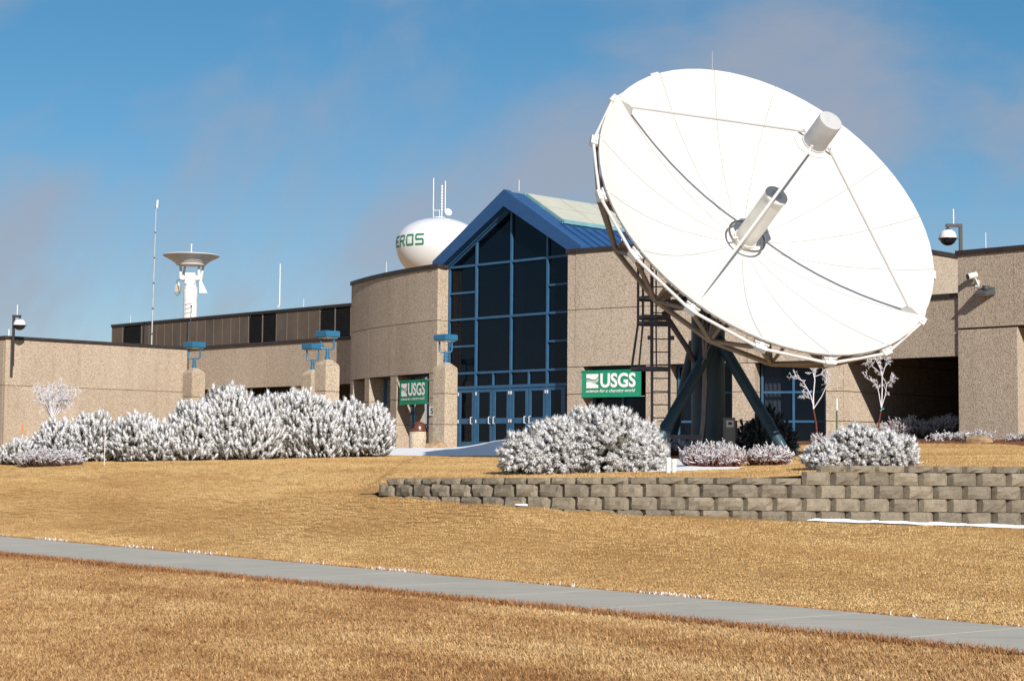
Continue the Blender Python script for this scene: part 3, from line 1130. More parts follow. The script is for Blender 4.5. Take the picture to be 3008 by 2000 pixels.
def block_mesh(seed, h, w=BW):
    """rough three-faceted front, narrower at the back; origin at front centre bottom, front towards -y"""
    r_ = random.Random(seed)
    nx, nz = 6, 3 if h > .15 else 2
    xs_ = [-.5, -.36, -.16, .05, .27, .39, .5]
    vs = []
    for k in range(nz + 1):
        for i in range(nx + 1):
            x = xs_[i] * (w - .006)
            edge = i in (0, nx)
            y = .085 if edge else (.0 if 1 < i < nx - 1 else .008)
            z = h * k / nz
            if not edge:
                y += r_.uniform(-.022, .016)
                if k in (0, nz):
                    y += .014
                else:
                    z += r_.uniform(-.015, .015)
                    x += r_.uniform(-.012, .012)
            vs.append((x, y, min(max(z, .002), h - .002)))
    b = len(vs)
    xb = w * .5 - .07
    for k in (0, nz):
        vs += [(-xb, BD, h * k / nz), (xb, BD, h * k / nz)]
    n = nx + 1
    fs = []
    for k in range(nz):
        for i in range(nx):
            a = k * n + i
            fs.append((a, a + 1, a + n + 1, a + n))
    fs.append(tuple([nz * n + i for i in range(n)] + [b + 3, b + 2]))
    fs.append(tuple([i for i in range(n)][::-1] + [b, b + 1]))
    fs.append((b + 1, b, b + 2, b + 3))
    fs.append(tuple([k * n for k in range(nz + 1)] + [b + 2, b][0:2])[::-1] if False else tuple([b] + [k * n for k in range(nz + 1)] + [b + 2])[::1])
    fs.append(tuple([b + 1] + [k * n + nx for k in range(nz + 1)] + [b + 3])[::-1])
    m_ = MB()
    m_.add(vs, fs)
    me = m_.mesh('block')
    me.materials.append(M['block'])
    return me


FULL = [block_mesh(i, BH - .004) for i in range(7)]
CAPS = [block_mesh(40 + i, CH - .003) for i in range(4)]
rw = thing('retaining_wall', (4.48, 27.3, .5), 'grey brown split-face block retaining wall stepping down and curving into the lawn', 'retaining wall')
RO = Vector((4.48, 27.3, .5))
# path by arc length: negative = to the right of the step (straight), positive = along the curve
ACC = [0.0]
for a, b in zip(PATH[:-1], PATH[1:]):
    ACC.append(ACC[-1] + math.hypot(b[0] - a[0], b[1] - a[1]))


def path_at(sv):
    if sv <= 0:
        return Vector((4.48 - sv, 27.3, 0)), R(180)
    x = float(np.interp(sv, ACC, [p[0] for p in PATH]))
    y = float(np.interp(sv, ACC, [p[1] for p in PATH]))
    e = .2
    x2 = float(np.interp(sv + e, ACC, [p[0] for p in PATH]))
    y2 = float(np.interp(sv + e, ACC, [p[1] for p in PATH]))
    x1 = float(np.interp(max(sv - e, 0), ACC, [p[0] for p in PATH]))
    y1 = float(np.interp(max(sv - e, 0), ACC, [p[1] for p in PATH]))
    return Vector((x, y, 0)), math.atan2(y2 - y1, x2 - x1)


def put_block(sv, z, me):
    p, a = path_at(sv)
    o = link('block', me, rw)
    jit = rnd.uniform(-.006, .006)
    o.location = (p.x - RO.x + jit * math.sin(a), p.y - RO.y - jit * math.cos(a), z - RO.z)
    o.rotation_euler = (0, 0, a + math.pi + rnd.uniform(-.02, .02))
    return o


ZR = 1.55                                    # top of the upper caps


def tilt(sv):
    return -.09 * max(0.0, min(1.0, (sv - 2) / 6.0))


# upper section, right of the step: cap, then full courses
sv = -9.2
k = 0
while sv < -.1:
    put_block(sv, ZR - CH, rnd.choice(CAPS)); sv += BW
for c in range(5):
    z = ZR - CH - BH * (c + 1)
    sv = -9.2 + (BW / 2 if c % 2 == 0 else 0)
    while sv < (.15 if c == 0 else 7.85 - .25 * (c - 1)):
        p, a = path_at(sv)
        zz = z + tilt(sv)
        gz = float(f_low(np.array([p.x]), np.array([p.y - .3]))[0])
        if zz + BH > gz - .06:
            put_block(sv, zz, rnd.choice(FULL))
        sv += BW
# lower section: its cap takes the lower half of the first course
sv = .18
while sv < 7.55:
    put_block(sv, ZR - CH - BH + tilt(sv), rnd.choice(CAPS))
    sv += BW

# ------------------------------------------------------------------ lettering helpers
def text_mesh(txt, size, bold=0.0, shear=0.0, ex=0.0, cx=1.0, spacing=1.0):
    cu = bpy.data.curves.new('lettering', 'FONT')
    cu.body = txt
    cu.size = size
    cu.offset = bold
    cu.shear = shear
    cu.extrude = ex
    cu.space_character = spacing
    cu.resolution_u = 4
    o = bpy.data.objects.new('lettering_tmp', cu)
    COL.objects.link(o)
    dg = bpy.context.evaluated_depsgraph_get()
    me = bpy.data.meshes.new_from_object(o.evaluated_get(dg))
    bpy.data.objects.remove(o)
    bpy.data.curves.remove(cu)
    co = np.zeros(len(me.vertices) * 3, np.float32)
    me.vertices.foreach_get('co', co)
    co = co.reshape(-1, 3)
    co[:, 0] -= co[:, 0].min()
    co[:, 1] -= co[:, 1].min()
    co[:, 0] *= cx
    me.vertices.foreach_set('co', co.ravel())
    me.update()
    return me, float(co[:, 0].max()), float(co[:, 1].max())


def fit_text(name, txt, mat, parent, x0, x1, z0, z1, y, bold, shear=0.0, spacing=1.0):
    """lettering lying in the local x-z plane, fitted to a rectangle"""
    me, w, h = text_mesh(txt, 1.0, bold, shear, 0.0, 1.0, spacing)
    co = np.zeros(len(me.vertices) * 3, np.float32)
    me.vertices.foreach_get('co', co)
    co = co.reshape(-1, 3)
    out = np.zeros_like(co)
    out[:, 0] = x0 + co[:, 0] / w * (x1 - x0)
    out[:, 2] = z0 + co[:, 1] / h * (z1 - z0)
    out[:, 1] = y
    me.vertices.foreach_set('co', out.ravel())
    me.materials.clear()
    me.materials.append(M[mat])
    me.update()
    return link(name, me, parent)


# ------------------------------------------------------------------ banners
def banner(s, ph0, ph1, h0, h1, label):
    p0, p1 = Vector((*arc(R(ph0), s, .02), 0)), Vector((*arc(R(ph1), s, .02), 0))
    if s < 0:
        p0, p1 = p1, p0
    w0 = b_world(p0.x, p0.y, h0)
    w1 = b_world(p1.x, p1.y, h0)
    d = w1 - w0
    L = d.length
    o = thing('banner', w0, label, 'banner', math.atan2(d.y, d.x), 'green banners')
    H = h1 - h0
    mb = MB()
    nx, nz = 14, 8
    vs = []
    for k in range(nz + 1):
        for i in range(nx + 1):
            x, z = L * i / nx, H * k / nz
            y = .008 * math.sin(3.1 * x + 1.7 * z) + .004 * math.sin(7 * x - 3 * z)
            vs.append((x, y, z - .012 * math.sin(math.pi * i / nx) * (1 - k / nz)))
    n = nx + 1
    mb.add(vs, [(k * n + i, k * n + i + 1, (k + 1) * n + i + 1, (k + 1) * n + i) for k in range(nz) for i in range(nx)])
    mb.obj('cloth', 'banner', o, True, 60)
    MB().box(0, L, -.016, .016, H - .045, H - .0).obj('top_hem', 'banner', o)
    MB().box(0, L, -.014, .014, -.005, .03).obj('bottom_hem', 'banner', o)
    MB().tube([(-.25, .03, H - .02), (L + .35, .03, H - .02)], .018, 6).obj('rod', 'galv', o, True)
    MB().tube([(-.05, .03, .012), (L + .12, .03, .012)], .014, 6).obj('rod', 'galv', o, True)
    yy = -.022
    # emblem: white square crossed by waves
    ex0, ex1, ez0, ez1 = .078 * L, .285 * L, .335 * H, .865 * H
    ew, eh = ex1 - ex0, ez1 - ez0

    def strip(fa, fb, m):
        vs = []
        K = 18
        for i in range(K + 1):
            t = i / K
            a_, b_ = fa(t), fb(t)
            vs += [(ex0 + ew * t, yy, ez0 + eh * a_), (ex0 + ew * t, yy, ez0 + eh * max(a_ + .001, b_))]
        m.add(vs, [(2 * i, 2 * i + 2, 2 * i + 3, 2 * i + 1) for i in range(K)])
    lg = MB()
    wv = lambda t, am, ph, up: .55 + am * math.sin(2 * math.pi * (t * .95 + ph)) + up * t
    w1 = lambda t: .60 + .10 * math.cos(2 * math.pi * (t * .86 - .08)) - .03 + .19 * t * t
    strip(lambda t: w1(t) + .04, lambda t: 1.0, lg)
    for k in range(3):
        dz = -.085 * (k + 1)
        strip(lambda t, dz=dz: w1(t) + dz * (1 - .42 * (1 - t)) - .005, lambda t, dz=dz: w1(t) + dz * (1 - .42 * (1 - t)) + .012 + .035 * t, lg)
    strip(lambda t: 0.0, lambda t: .43 - .22 * t * t + .05 * math.sin(math.pi * min(1, t * 1.5)), lg)
    lg.obj('emblem', 'banner_w', o)
    fit_text('initials', 'USGS', 'banner_w', o, .318 * L, .915 * L, .345 * H, .885 * H, yy, .035)
    fit_text('motto', 'science for a changing world', 'banner_w', o, .075 * L, .908 * L, .135 * H, .30 * H, yy, .014, .28)['kind'] = 'stuff'
    return o


banner(1, 8.45, 13.65, 1.78, 2.71, 'green logo banner hung across the doorway recess right of the glass entrance')
banner(-1, 8.25, 12.85, 1.70, 2.64, 'green logo banner hung in the curved wing behind the litter bin')

# ------------------------------------------------------------------ lamp pillars
def lamp_pillar(x, y, zb, label, main=True):
    o = thing('lamp_pillar', (x, y, zb), label, 'lamp pillar', R(-45), 'lamp pillars in front of the building')
    hw = .30
    H = 4.77 - zb
    js = [-.3, 2.80 - zb, 3.87 - zb, H]
    for a, b in zip(js[:-1], js[1:]):
        MB().cbox(-hw, hw, -hw, hw, a + .008, b - .008, .015).obj('shaft_block', 'agg_pale', o)
    MB().box(-hw + .03, hw - .03, -hw + .03, hw - .03, -.3, H - .01).obj('shaft_core', 'joint', o)
    cp = MB()
    vs = []
    for r_, z in ((hw - .012, H - .007), (hw - .012, H + .02), (.10, H + .20)):
        vs += [(-r_, -r_, z), (r_, -r_, z), (r_, r_, z), (-r_, r_, z)]
    cp.add(vs, [(3, 2, 1, 0), (8, 9, 10, 11)] + [(4 * k + i, 4 * k + (i + 1) % 4, 4 * k + 4 + (i + 1) % 4, 4 * k + 4 + i) for k in range(2) for i in range(4)])
    cp.obj('shaft_cap', 'agg_pale', o)
    lz = H + .19
    st = MB()
    st.lathe([(.085, lz), (.085, lz + .12), (.06, lz + .13), (.06, lz + .22), (.075, lz + .225), (.075, lz + .25), (.058, lz + .255), (.058, lz + .38), (.03, lz + .40)], 12)
    st.obj('lamp_stem', 'lamp_blue', o, True)
    yk = MB()
    pts = []
    c = .707
    for t in np.linspace(0, math.pi, 9):
        r_ = .22
        xx = -math.cos(t) * r_
        zz = lz + .46 - math.sin(t) ** .6 * .10
        pts.append((xx * c, -xx * -c, zz))
    pts = [(-.22 * c, -.22 * c, lz + .78)] + [(q[0], q[0], q[2]) for q in pts] + [(.22 * c, .22 * c, lz + .78)]
    # the yoke stands across the view of the path: along the local diagonal that runs left-right in the street
    pts = [(p[0], p[1], p[2]) for p in pts]
    yk.tube(pts, .032, 8)
    yk.obj('lamp_yoke', 'lamp_blue', o, True)
    hd = MB()
    hd.cbox(-.30, .30, -.30, .30, lz + .77, lz + .99, .025)
    hd.obj('lamp_head', 'lamp_blue', o)
    MB().box(-.24, .24, -.24, .24, lz + .745, lz + .769).obj('lamp_lens', 'lens', o)
    return o


lamp_pillar(-2.32, 61.0, 1.96, 'lamp pillar beside the entrance doors, boulder at its foot')
lamp_pillar(-6.32, 59.7, 1.86, 'lamp pillar rising from the frosted pines, overlapping another just behind it')
lamp_pillar(-7.60, 66.5, 1.95, 'lamp pillar half hidden behind another one, in front of the recessed wall')
lamp_pillar(-12.02, 66.0, 1.86, 'lamp pillar standing in front of the inner corner of the left wing')

# small lettered plate on the pier beside the entrance
p0 = b_world(*arc(R(7.35), -1, .035), .0)
sg = thing('letter_sign', (-2.98, 64.55, 3.42), 'small grey sign plate with a dark letter S on the entrance pier', 'sign', R(-33))
MB().box(-.14, .14, -.012, .012, -.17, .17).obj('plate', 'sign', sg)
fit_text('letter', 'S', 'black', sg, -.075, .075, -.12, .12, -.016, .03)
pp = b_world(*arc(R(7.55), -1, .03), 1.42)
sg.location = pp
sg.rotation_euler = (0, 0, R(-45 + 8))

# ------------------------------------------------------------------ litter bin and boulders
gz = zgf(-3.28, 62.0)
bn = thing('litter_bin', (-3.28, 62.0, 1.86), 'round pale aggregate litter bin with brown domed lid by the entrance pillar', 'litter bin')
MB().lathe([(.33, -.05), (.345, .0), (.345, .66), (.33, .70), (.30, .72)], 28).obj('body', 'bin', bn, True)
ld = MB()
ld.lathe([(.34, .72), (.35, .74), (.34, .775), (.285, .80), (.27, .88), (.23, .97), (.16, 1.03), (.07, 1.06), (.01, 1.065)], 24)
ld.obj('lid', 'lid', bn, True, 50)
op = MB()
op.lathe([(.0, 0), (.10, .0), (.11, .03), (.0, .04)], 14)
op.xf(Matrix.Translation((-.20, -.14, .92)) @ Matrix.Rotation(R(125), 4, 'Z') @ Matrix.Rotation(R(-62), 4, 'X'))
op.obj('opening', 'black', bn, True)


def boulder(x, y, sx, sy, sz, seed, label, sink=.25):
    r_ = random.Random(seed)
    bm = bmesh.new()
    bmesh.ops.create_icosphere(bm, subdivisions=3, radius=1)
    dirs = [Vector((r_.uniform(-1, 1), r_.uniform(-1, 1), r_.uniform(-.6, 1))).normalized() for _ in range(9)]
    for v in bm.verts:
        d = v.co.normalized()
        k = 1.0
        for q in dirs:
            k = min(k, .80 / max(.2, d.dot(q)) if d.dot(q) > .55 else 9)
        k = min(k, 1.0) + r_.uniform(-.02, .02)
        v.co = Vector((d.x * sx, d.y * sy, d.z * sz)) * k
    me = bpy.data.meshes.new('boulder')
    bm.to_mesh(me)
    bm.free()
    me.polygons.foreach_set('use_smooth', [True] * len(me.polygons))
    me.set_sharp_from_angle(angle=R(28))
    me.materials.append(M['rock'])
    o = link('boulder', me, None, (x, y, zgf(x, y) + sz * (1 - sink) * .6))
    return tag(o, label, 'boulder', 'landscape boulders')


boulder(-2.55, 59.6, .42, .3, .22, 3, 'brown boulder at the foot of the entrance lamp pillar')
boulder(-4.3, 56.0, .40, .3, .16, 5, 'low tan boulder beside the last frosted pine near the entrance')
boulder(13.3, 49.8, .42, .3, .17, 8, 'flat tan boulder in the bed below the right wing')

# ------------------------------------------------------------------ cameras and light on the walls
def dome_camera(loc, rz, k, arm, drop, label, pole_down):
    o = thing('dome_camera', loc, label, 'security camera', rz, 'dome cameras on bracket poles')
    r_ = .26 * k
    up = MB()
    up.lathe([(r_ * 1.05, 0), (r_, .03), (r_ * .97, r_ * .35), (r_ * .8, r_ * .72), (r_ * .5, r_ * .93), (r_ * .25, r_ * 1.0)], 24)
    up.obj('upper_dome', 'white_paint', o, True)
    lo = MB()
    lo.lathe([(r_ * .1, -r_ * .86), (r_ * .45, -r_ * .78), (r_ * .75, -r_ * .55), (r_ * .93, -r_ * .22), (r_ * .97, -.03)], 24)
    lo.obj('lower_dome', 'black', o, True)
    MB().lathe([(r_ * 1.1, -.03), (r_ * 1.1, .0)], 24).obj('rim', 'black', o, True)
    MB().lathe([(r_ * .3, r_ * .98), (r_ * .3, r_ * 1.12), (r_ * .12, r_ * 1.13), (r_ * .12, r_ * 1.3)], 12).obj('neck', 'bronze', o, True)
    zt = r_ * 1.3
    MB().box(min(0, arm) - .06, max(0, arm) + .05, -.05, .05, zt, zt + .1).obj('arm', 'bronze', o)
    MB().box(arm - .05, arm + .05, -.05, .05, pole_down, zt - .002).obj('pole', 'bronze', o)
    MB().tube([(arm * .45, 0, zt + .09), (arm * .45, 0, zt + .55 * k)], .022, 6).obj('whip', 'white_paint', o, True)
    return o


dome_camera((-21.49, 76.0, 7.30), 0, 1.0, -.26, 0, 'white and black dome camera on a pole at the left wing corner', -1.8)
dome_camera((13.64, 54.4, 8.62), 0, 1.04, .40, 0, 'white and black dome camera on a hooked pole above the right wing', -.45)

bc = thing('bullet_camera', b_world(17.66, WN, 5.18), 'small white bullet camera on a bracket high on the right wing', 'security camera', BROT)
body = MB()
body.tube([(-.12, -.34, .10), (.02, -.10, .17)], [.095, .095], 12)
body.obj('housing', 'white_paint', bc, True)
MB().tube([(-.135, -.366, .092), (-.121, -.342, .099)], .078, 12).obj('lens', 'black', bc, True)
MB().bar((.0, 0, -.12), (.0, -.16, .06), .07, .05).obj('bracket', 'white_paint', bc)
MB().box(-.07, .07, -.02, .004, -.2, .02).obj('base_plate', 'white_paint', bc)
wl = thing('wall_light', b_world(17.98, WN, 4.78), 'dark grey wedge shaped wall light on the right wing below the camera', 'wall light', BROT)
w_ = MB()
vs = [(-.28, 0, -.08), (.28, 0, -.08), (.28, 0, .16), (-.28, 0, .16), (-.20, -.46, -.08), (.20, -.46, -.08), (.16, -.40, -.02), (-.16, -.40, -.02)]
w_.add(vs, [(0, 3, 2, 1), (4, 5, 6, 7), (0, 1, 5, 4), (1, 2, 6, 5), (2, 3, 7, 6), (3, 0, 4, 7)])
w_.obj('housing', 'slate', wl)
MB().lathe([(.11, .10), (.11, .20), (.08, .215)], 14, 0.02, -.10).obj('sensor_cap', 'slate', wl, True)
MB().box(-.2, .2, -.36, -.04, -.095, -.0805).obj('lens', 'lens', wl)

# ------------------------------------------------------------------ masts and rods on the roofs
def rod(name, p, h, r_, mat, label, cat, group=None, sec=6):
    o = thing(name, p, label, cat, 0, group)
    MB().tube([(0, 0, -.02), (0, 0, h * .12)], r_ * 1.5, sec).obj('base', 'galv', o, True)
    MB().tube([(0, 0, h * .12), (0, 0, h)], [r_, r_ * .8], sec).obj('shaft', mat, o, True)
    return o


ms = thing('radio_mast', b_world(-33.24, 6.35, 4.75), 'tall thin grey jointed radio mast on the left wing roof', 'radio mast')
zt = 15.2 - 6.75
for i in range(6):
    a, b = zt * .955 * i / 6, zt * .955 * (i + 1) / 6
    MB().tube([(.012 * a, 0, a), (.012 * b, 0, b - .02)], .042 - .003 * i, 8).obj('tube_section', 'galv', ms, True)
    MB().tube([(.012 * b, 0, b - .05), (.012 * b, 0, b + .03)], .056 - .003 * i, 8).obj('collar', 'slate', ms, True)
MB().tube([(.012 * zt + .04, 0, zt * .95), (.012 * zt + .07, 0, zt)], .055, 8).obj('tip_antenna', 'white_paint', ms, True)
wa = thing('whip_antenna', b_world(-26.93, 9.9, 6.78), 'white whip antenna on the brown plant screen', 'antenna')
MB().tube([(0, 0, 0), (0, 0, .75)], .035, 8).obj('mast', 'galv', wa, True)
MB().box(-.08, .06, -.06, .06, .55, .72).obj('clamp', 'galv', wa)
MB().tube([(.02, 0, .70), (.02, 0, 2.85)], [.036, .026], 8).obj('whip', 'white_paint', wa, True)
lr = 'lightning rods along the roof edges'
rod('lightning_rod', b_world(-24.75, -6.95 + .35, 4.86), .32, .035, 'white_paint', 'short thick white rod on the left wing corner beside the dome camera', 'rod')
rod('lightning_rod', b_world(-38.0, 8.1, 6.98), .45, .014, 'white_paint', 'thin lightning rod at the left end of the brown plant screen', 'lightning rod', lr)
rod('lightning_rod', b_world(-22.6, 8.1, 6.98), .45, .014, 'white_paint', 'thin lightning rod on the brown plant screen right of the whip antenna', 'lightning rod', lr)
rod('lightning_rod', b_world(-8.0, .62 + .2, 6.99), .55, .014, 'white_paint', 'thin lightning rod on the curved wing parapet left of the entrance', 'lightning rod', lr)
rod('lightning_rod', b_world(.14, .2, 9.50), .42, .014, 'white_paint', 'thin lightning rod on the blue gable peak', 'lightning rod', lr)
rod('lightning_rod', b_world(5.2, -.3 + .5, 6.99), .45, .014, 'white_paint', 'thin lightning rod on the right wing parapet beside the blue roof', 'lightning rod', lr)
rod('lightning_rod', b_world(17.95, 2.55, 6.14), .5, .014, 'white_paint', 'thin lightning rod behind the dome camera on the right wing', 'lightning rod', lr)
rod('lightning_rod', b_world(-29.0, 3.6, 4.7), .55, .014, 'white_paint', 'thin lightning rod in front of the brown plant screen', 'lightning rod', lr)

# ------------------------------------------------------------------ water tower
wt = thing('water_tower', (-13.2, 308.0, 2.0), 'white spheroid water tower with green EROS lettering above the roof', 'water tower')
TC = 37.6                                         # tank centre above the base
ta, tb, tl = 7.6, 4.65, 6.6


def tank_r(z):
    dz = z - TC
    q = dz / (tb if dz > 0 else tl)
    return ta * math.sqrt(max(0.0, 1 - abs(q) ** 2.05))


prof = [(1.6, 28.6), (1.9, 29.6)]
for q in np.linspace(-.985, 0, 16):
    z = TC + tl * q
    prof.append((max(2.0, tank_r(z)), z))
for q in np.linspace(.05, .985, 16):
    z = TC + tb * q
    prof.append((tank_r(z), z))
prof.append((.9, TC + tb * 1.0))
MB().lathe(prof, 64).obj('tank', 'tank', wt, True, 50)
MB().lathe([(4.2, -.5), (3.6, 1.0), (2.2, 6.0), (1.6, 12), (1.5, 28.65)], 40).obj('stem', 'tank', wt, True, 50)
MB().lathe([(1.25, TC + tb), (1.25, TC + tb + .12)], 24).obj('roof_hatch', 'tank', wt, True)


def tank_pt(th, z, lift=.03):
    r_ = tank_r(z) + lift
    return (r_ * math.sin(th), -r_ * math.cos(th), z)


def band(mb, x0, x1, y0, y1, th0, w):
    """stroke rectangle in letter coordinates (x: 0..1 across, y: 0..1 up) wrapped on the tank"""
    nx, ny = max(1, int((x1 - x0) * 8)), max(1, int((y1 - y0) * 6))
    vs = []
    for j in range(ny + 1):
        for i in range(nx + 1):
            x = x0 + (x1 - x0) * i / nx
            y = y0 + (y1 - y0) * j / ny
            vs.append(tank_pt(th0 + w * x, TC - 1.0 + 2.05 * y))
    n = nx + 1
    mb.add(vs, [(j * n + i, j * n + i + 1, (j + 1) * n + i + 1, (j + 1) * n + i) for j in range(ny) for i in range(nx)])


t_ = .17
LET = {'E': [(0, t_, 0, 1), (t_, 1, 0, t_), (t_, .85, .42, .58), (t_, 1, 1 - t_, 1)],
       'R': [(0, t_, 0, 1), (t_, .85, 1 - t_, 1), (t_, .85, .40, .40 + t_), (.83, 1, .5, .93), (.6, .82, .2, .40), (.76, 1, 0, .22)],
       'O': [(0, t_, .06, .94), (1 - t_, 1, .06, .94), (.08, .92, 0, t_), (.08, .92, 1 - t_, 1)],
       'S': [(.08, 1, 1 - t_, 1), (0, t_, .5, .94), (.08, .92, .42, .42 + t_), (1 - t_, 1, .06, .5), (0, .92, 0, t_)]}
for ch, a0, a1 in (('E', -74.5, -62.0), ('R', -59.5, -48.0), ('O', -45, -32.3), ('S', -29.5, -17.0)):
    mb = MB()
    for q in LET[ch]:
        band(mb, *q, R(a0), R(a1 - a0))
    mb.obj('letter', 'tank_green', wt, True)
for x, y, h, r_ in ((-.95, 0, 7.2, .09), (1.15, 0, 6.7, .09), (.55, .3, 6.0, .10)):
    MB().tube([(x, y, TC + tb - .1), (x, y, TC + tb + h)], r_, 6).obj('antenna', 'white_paint', wt, True)
dp = MB()
for i in range(9):
    z = TC + tb + 1.4 + i * .52
    dp.tube([(.55, .3, z), (.55, .3, z + .26)], .17, 6)
dp.obj('dipole_array', 'white_paint', wt, True)
dd = MB()
dd.lathe([(.0, 0), (.62, .25), (.66, .3), (.6, .3), (.01, .08)], 20)
dd.xf(Matrix.Translation((1.65, -.3, TC + tb + .95)) @ Matrix.Rotation(R(70), 4, 'X') @ Matrix.Rotation(R(20), 4, 'Y'))
dd.obj('small_dish', 'white_paint', wt, True)
rl = MB()
for x in (-.9, .2):
    rl.tube([(x, -.8, TC + tb), (x, -.8, TC + tb + 1.4)], .06, 6)
rl.tube([(-.9, -.8, TC + tb + 1.3), (.2, -.8, TC + tb + 1.3)], .06, 6)
rl.obj('guard_rail', 'white_paint', wt, True)

# ------------------------------------------------------------------ small tracking antenna behind the plant screen
sa = thing('tracking_antenna', (-18.5, 100.0, 2.0), 'white tracking antenna, upturned dish on a cylinder tower behind the plant screen', 'antenna')
MB().lathe([(.405, 0), (.405, 8.52), (.385, 8.53), (.385, 8.57), (.40, 8.58), (.40, 9.2), (.38, 9.25)], 28).obj('tower', 'white_paint', sa, True)
MB().lathe([(.385, 9.25), (.385, 9.35), (.32, 9.40), (.31, 10.0), (.29, 10.12)], 24).obj('turntable', 'white_paint', sa, True)
MB().box(-.29, .29, -.28, .28, 9.55, 10.16).obj('drive_housing', 'white_paint', sa)
MB().tube([(-.55, 0, 9.86), (.55, 0, 9.86)], .16, 12).obj('elevation_axle', 'white_paint', sa, True)
for x in (-.55, .50):
    y_ = MB()
    y_.bar((x, 0, 9.75), (x - .05 * (1 if x > 0 else 1), -.02, 10.62), .13, .13)
    y_.bar((x + .06, .12, 9.75), (x + .14, .35, 10.62), .10, .10)
    y_.obj('yoke_arm', 'white_paint', sa)
cw = MB()
cw.prism([(.50, -.05), (.52, -.05), (.98, -.05), (.5, .05)][:3], 0, .1)
cw.v = []
cw.f = []
vs = [(.50, -.06, 9.75), (.62, -.06, 9.75), (.98, -.06, 9.02), (.52, -.06, 9.02)]
cw.add([*vs, *[(p[0], .06, p[2]) for p in vs]], [(0, 3, 2, 1), (4, 5, 6, 7), (0, 1, 5, 4), (1, 2, 6, 5), (2, 3, 7, 6), (3, 0, 4, 7)])
cw.obj('counterweight', 'white_paint', sa)
MB().box(-.88, -.58, -.12, .14, 9.06, 9.45).obj('equipment_box', 'beige_box', sa)
MB().lathe([(.13, 9.451), (.06, 9.62)], 8, -.73, 0).obj('box_cap', 'white_paint', sa)
MB().tube([(-.58, -.1, 9.8), (-.78, -.12, 9.7), (-.6, -.14, 9.0), (-.75, -.1, 8.85), (-.9, -.1, 9.02)], .022, 6).obj('cable', 'black', sa, True)
ds = MB()
ds.lathe([(.5, 10.60), (.83, 10.62), (.86, 10.70), (.93, 10.73), (.98, 10.80), (1.05, 10.82), (1.10, 10.88), (1.32, 10.99), (1.57, 11.12), (1.63, 11.16), (1.63, 11.19), (1.55, 11.15), (1.0, 10.92), (.3, 10.75)], 48)
ds.obj('reflector', 'white_paint', sa, True, 25)
MB().lathe([(.06, 10.8), (.055, 11.3), (.035, 11.36), (.035, 11.78), (.07, 11.79), (.07, 11.84)], 12).obj('feed', 'white_paint', sa, True)
sa_rungs = MB()
for z in (8.35, 8.1, 7.85):
    sa_rungs.tube([(-.2, -.40, z), (-.2, -.46, z), (.12, -.46, z + .03), (.18, -.40, z + .12)], .014, 5)
sa_rungs.obj('rung', 'galv', sa, True)
po = thing('thin_post', b_world(-31.4, 7.5, 4.75), 'thin dark post leaning against the brown plant screen', 'post')
MB().tube([(0, 0, 0), (.04, 0, 2.75)], .022, 6).obj('shaft', 'slate', po, True)
MB().tube([(.04, 0, 2.75), (.04, 0, 2.82)], .05, 8).obj('knob', 'black', po, True)

# ------------------------------------------------------------------ the large dish
DC = Vector((5.85, 39.39, 7.435))                 # centre of the rim circle
AZ, EL, DR, DEP = R(25.8), R(33.4), 4.25, 1.36
PED = Vector((4.68, 41.6, 1.55))
dish = thing('satellite_dish', PED, 'huge white parabolic dish antenna tilted skyward on a teal tripod pedestal', 'satellite dish')
ax = Vector((math.cos(EL) * math.sin(AZ), -math.cos(EL) * math.cos(AZ), math.sin(EL)))
e1 = Vector((math.cos(AZ), math.sin(AZ), 0))
e2 = ax.cross(e1)
VX = DC - ax * DEP - PED                          # vertex, in the thing's own frame


def dp_(r_, ang, h):
    """dish coordinates: radius, angle (rad), height along the axis above the vertex"""
    return VX + e1 * (r_ * math.cos(ang)) + e2 * (r_ * math.sin(ang)) + ax * h


def par(r_):
    return DEP * (r_ / DR) ** 2


RADS = [.52, .9, 1.4, 1.9, 2.4, 2.9, 3.3, 3.7, 4.0, DR]
for k in range(16):
    a0, a1 = R(22.5 * k), R(22.5 * (k + 1))
    mb = MB()
    vs, back = [], []
    NA_ = 4
    for r_ in RADS:
        g = .012 / r_
        for i in range(NA_ + 1):
            a = a0 + g + (a1 - a0 - 2 * g) * i / NA_
            vs.append(dp_(r_, a, par(r_)))
            back.append(dp_(r_, a, par(r_) - .045))
    n = NA_ + 1
    nr = len(RADS)
    b = len(vs)
    fs = []
    for i in range(nr - 1):
        for j in range(NA_):
            q = i * n + j
            fs.append((q, q + n, q + n + 1, q + 1))
            fs.append((b + q, b + q + 1, b + q + n + 1, b + q + n))
    for i in range(nr - 1):
        for j in (0, NA_):
            q = i * n + j
            f_ = (q, b + q, b + q + n, q + n)
            fs.append(f_ if j == 0 else f_[::-1])
    for j in range(NA_):
        q = (nr - 1) * n + j
        fs.append((q, b + q, b + q + 1, q + 1))
        fs.append((j, j + 1, b + j + 1, b + j))
    mb.add(vs + back, fs)
    mb.obj('reflector_petal', 'dish_white', dish, True, 30)
for k in range(16):
    a = R(22.5 * k)
    sm_ = MB()
    vs = []
    for r_ in RADS:
        g = .024 / r_
        vs += [dp_(r_, a - g, par(r_) - .009), dp_(r_, a + g, par(r_) - .009)]
    sm_.add(vs, [(2 * i, 2 * i + 2, 2 * i + 3, 2 * i + 1) for i in range(len(RADS) - 1)])
    sm_.obj('seam_strip', 'seam', dish)
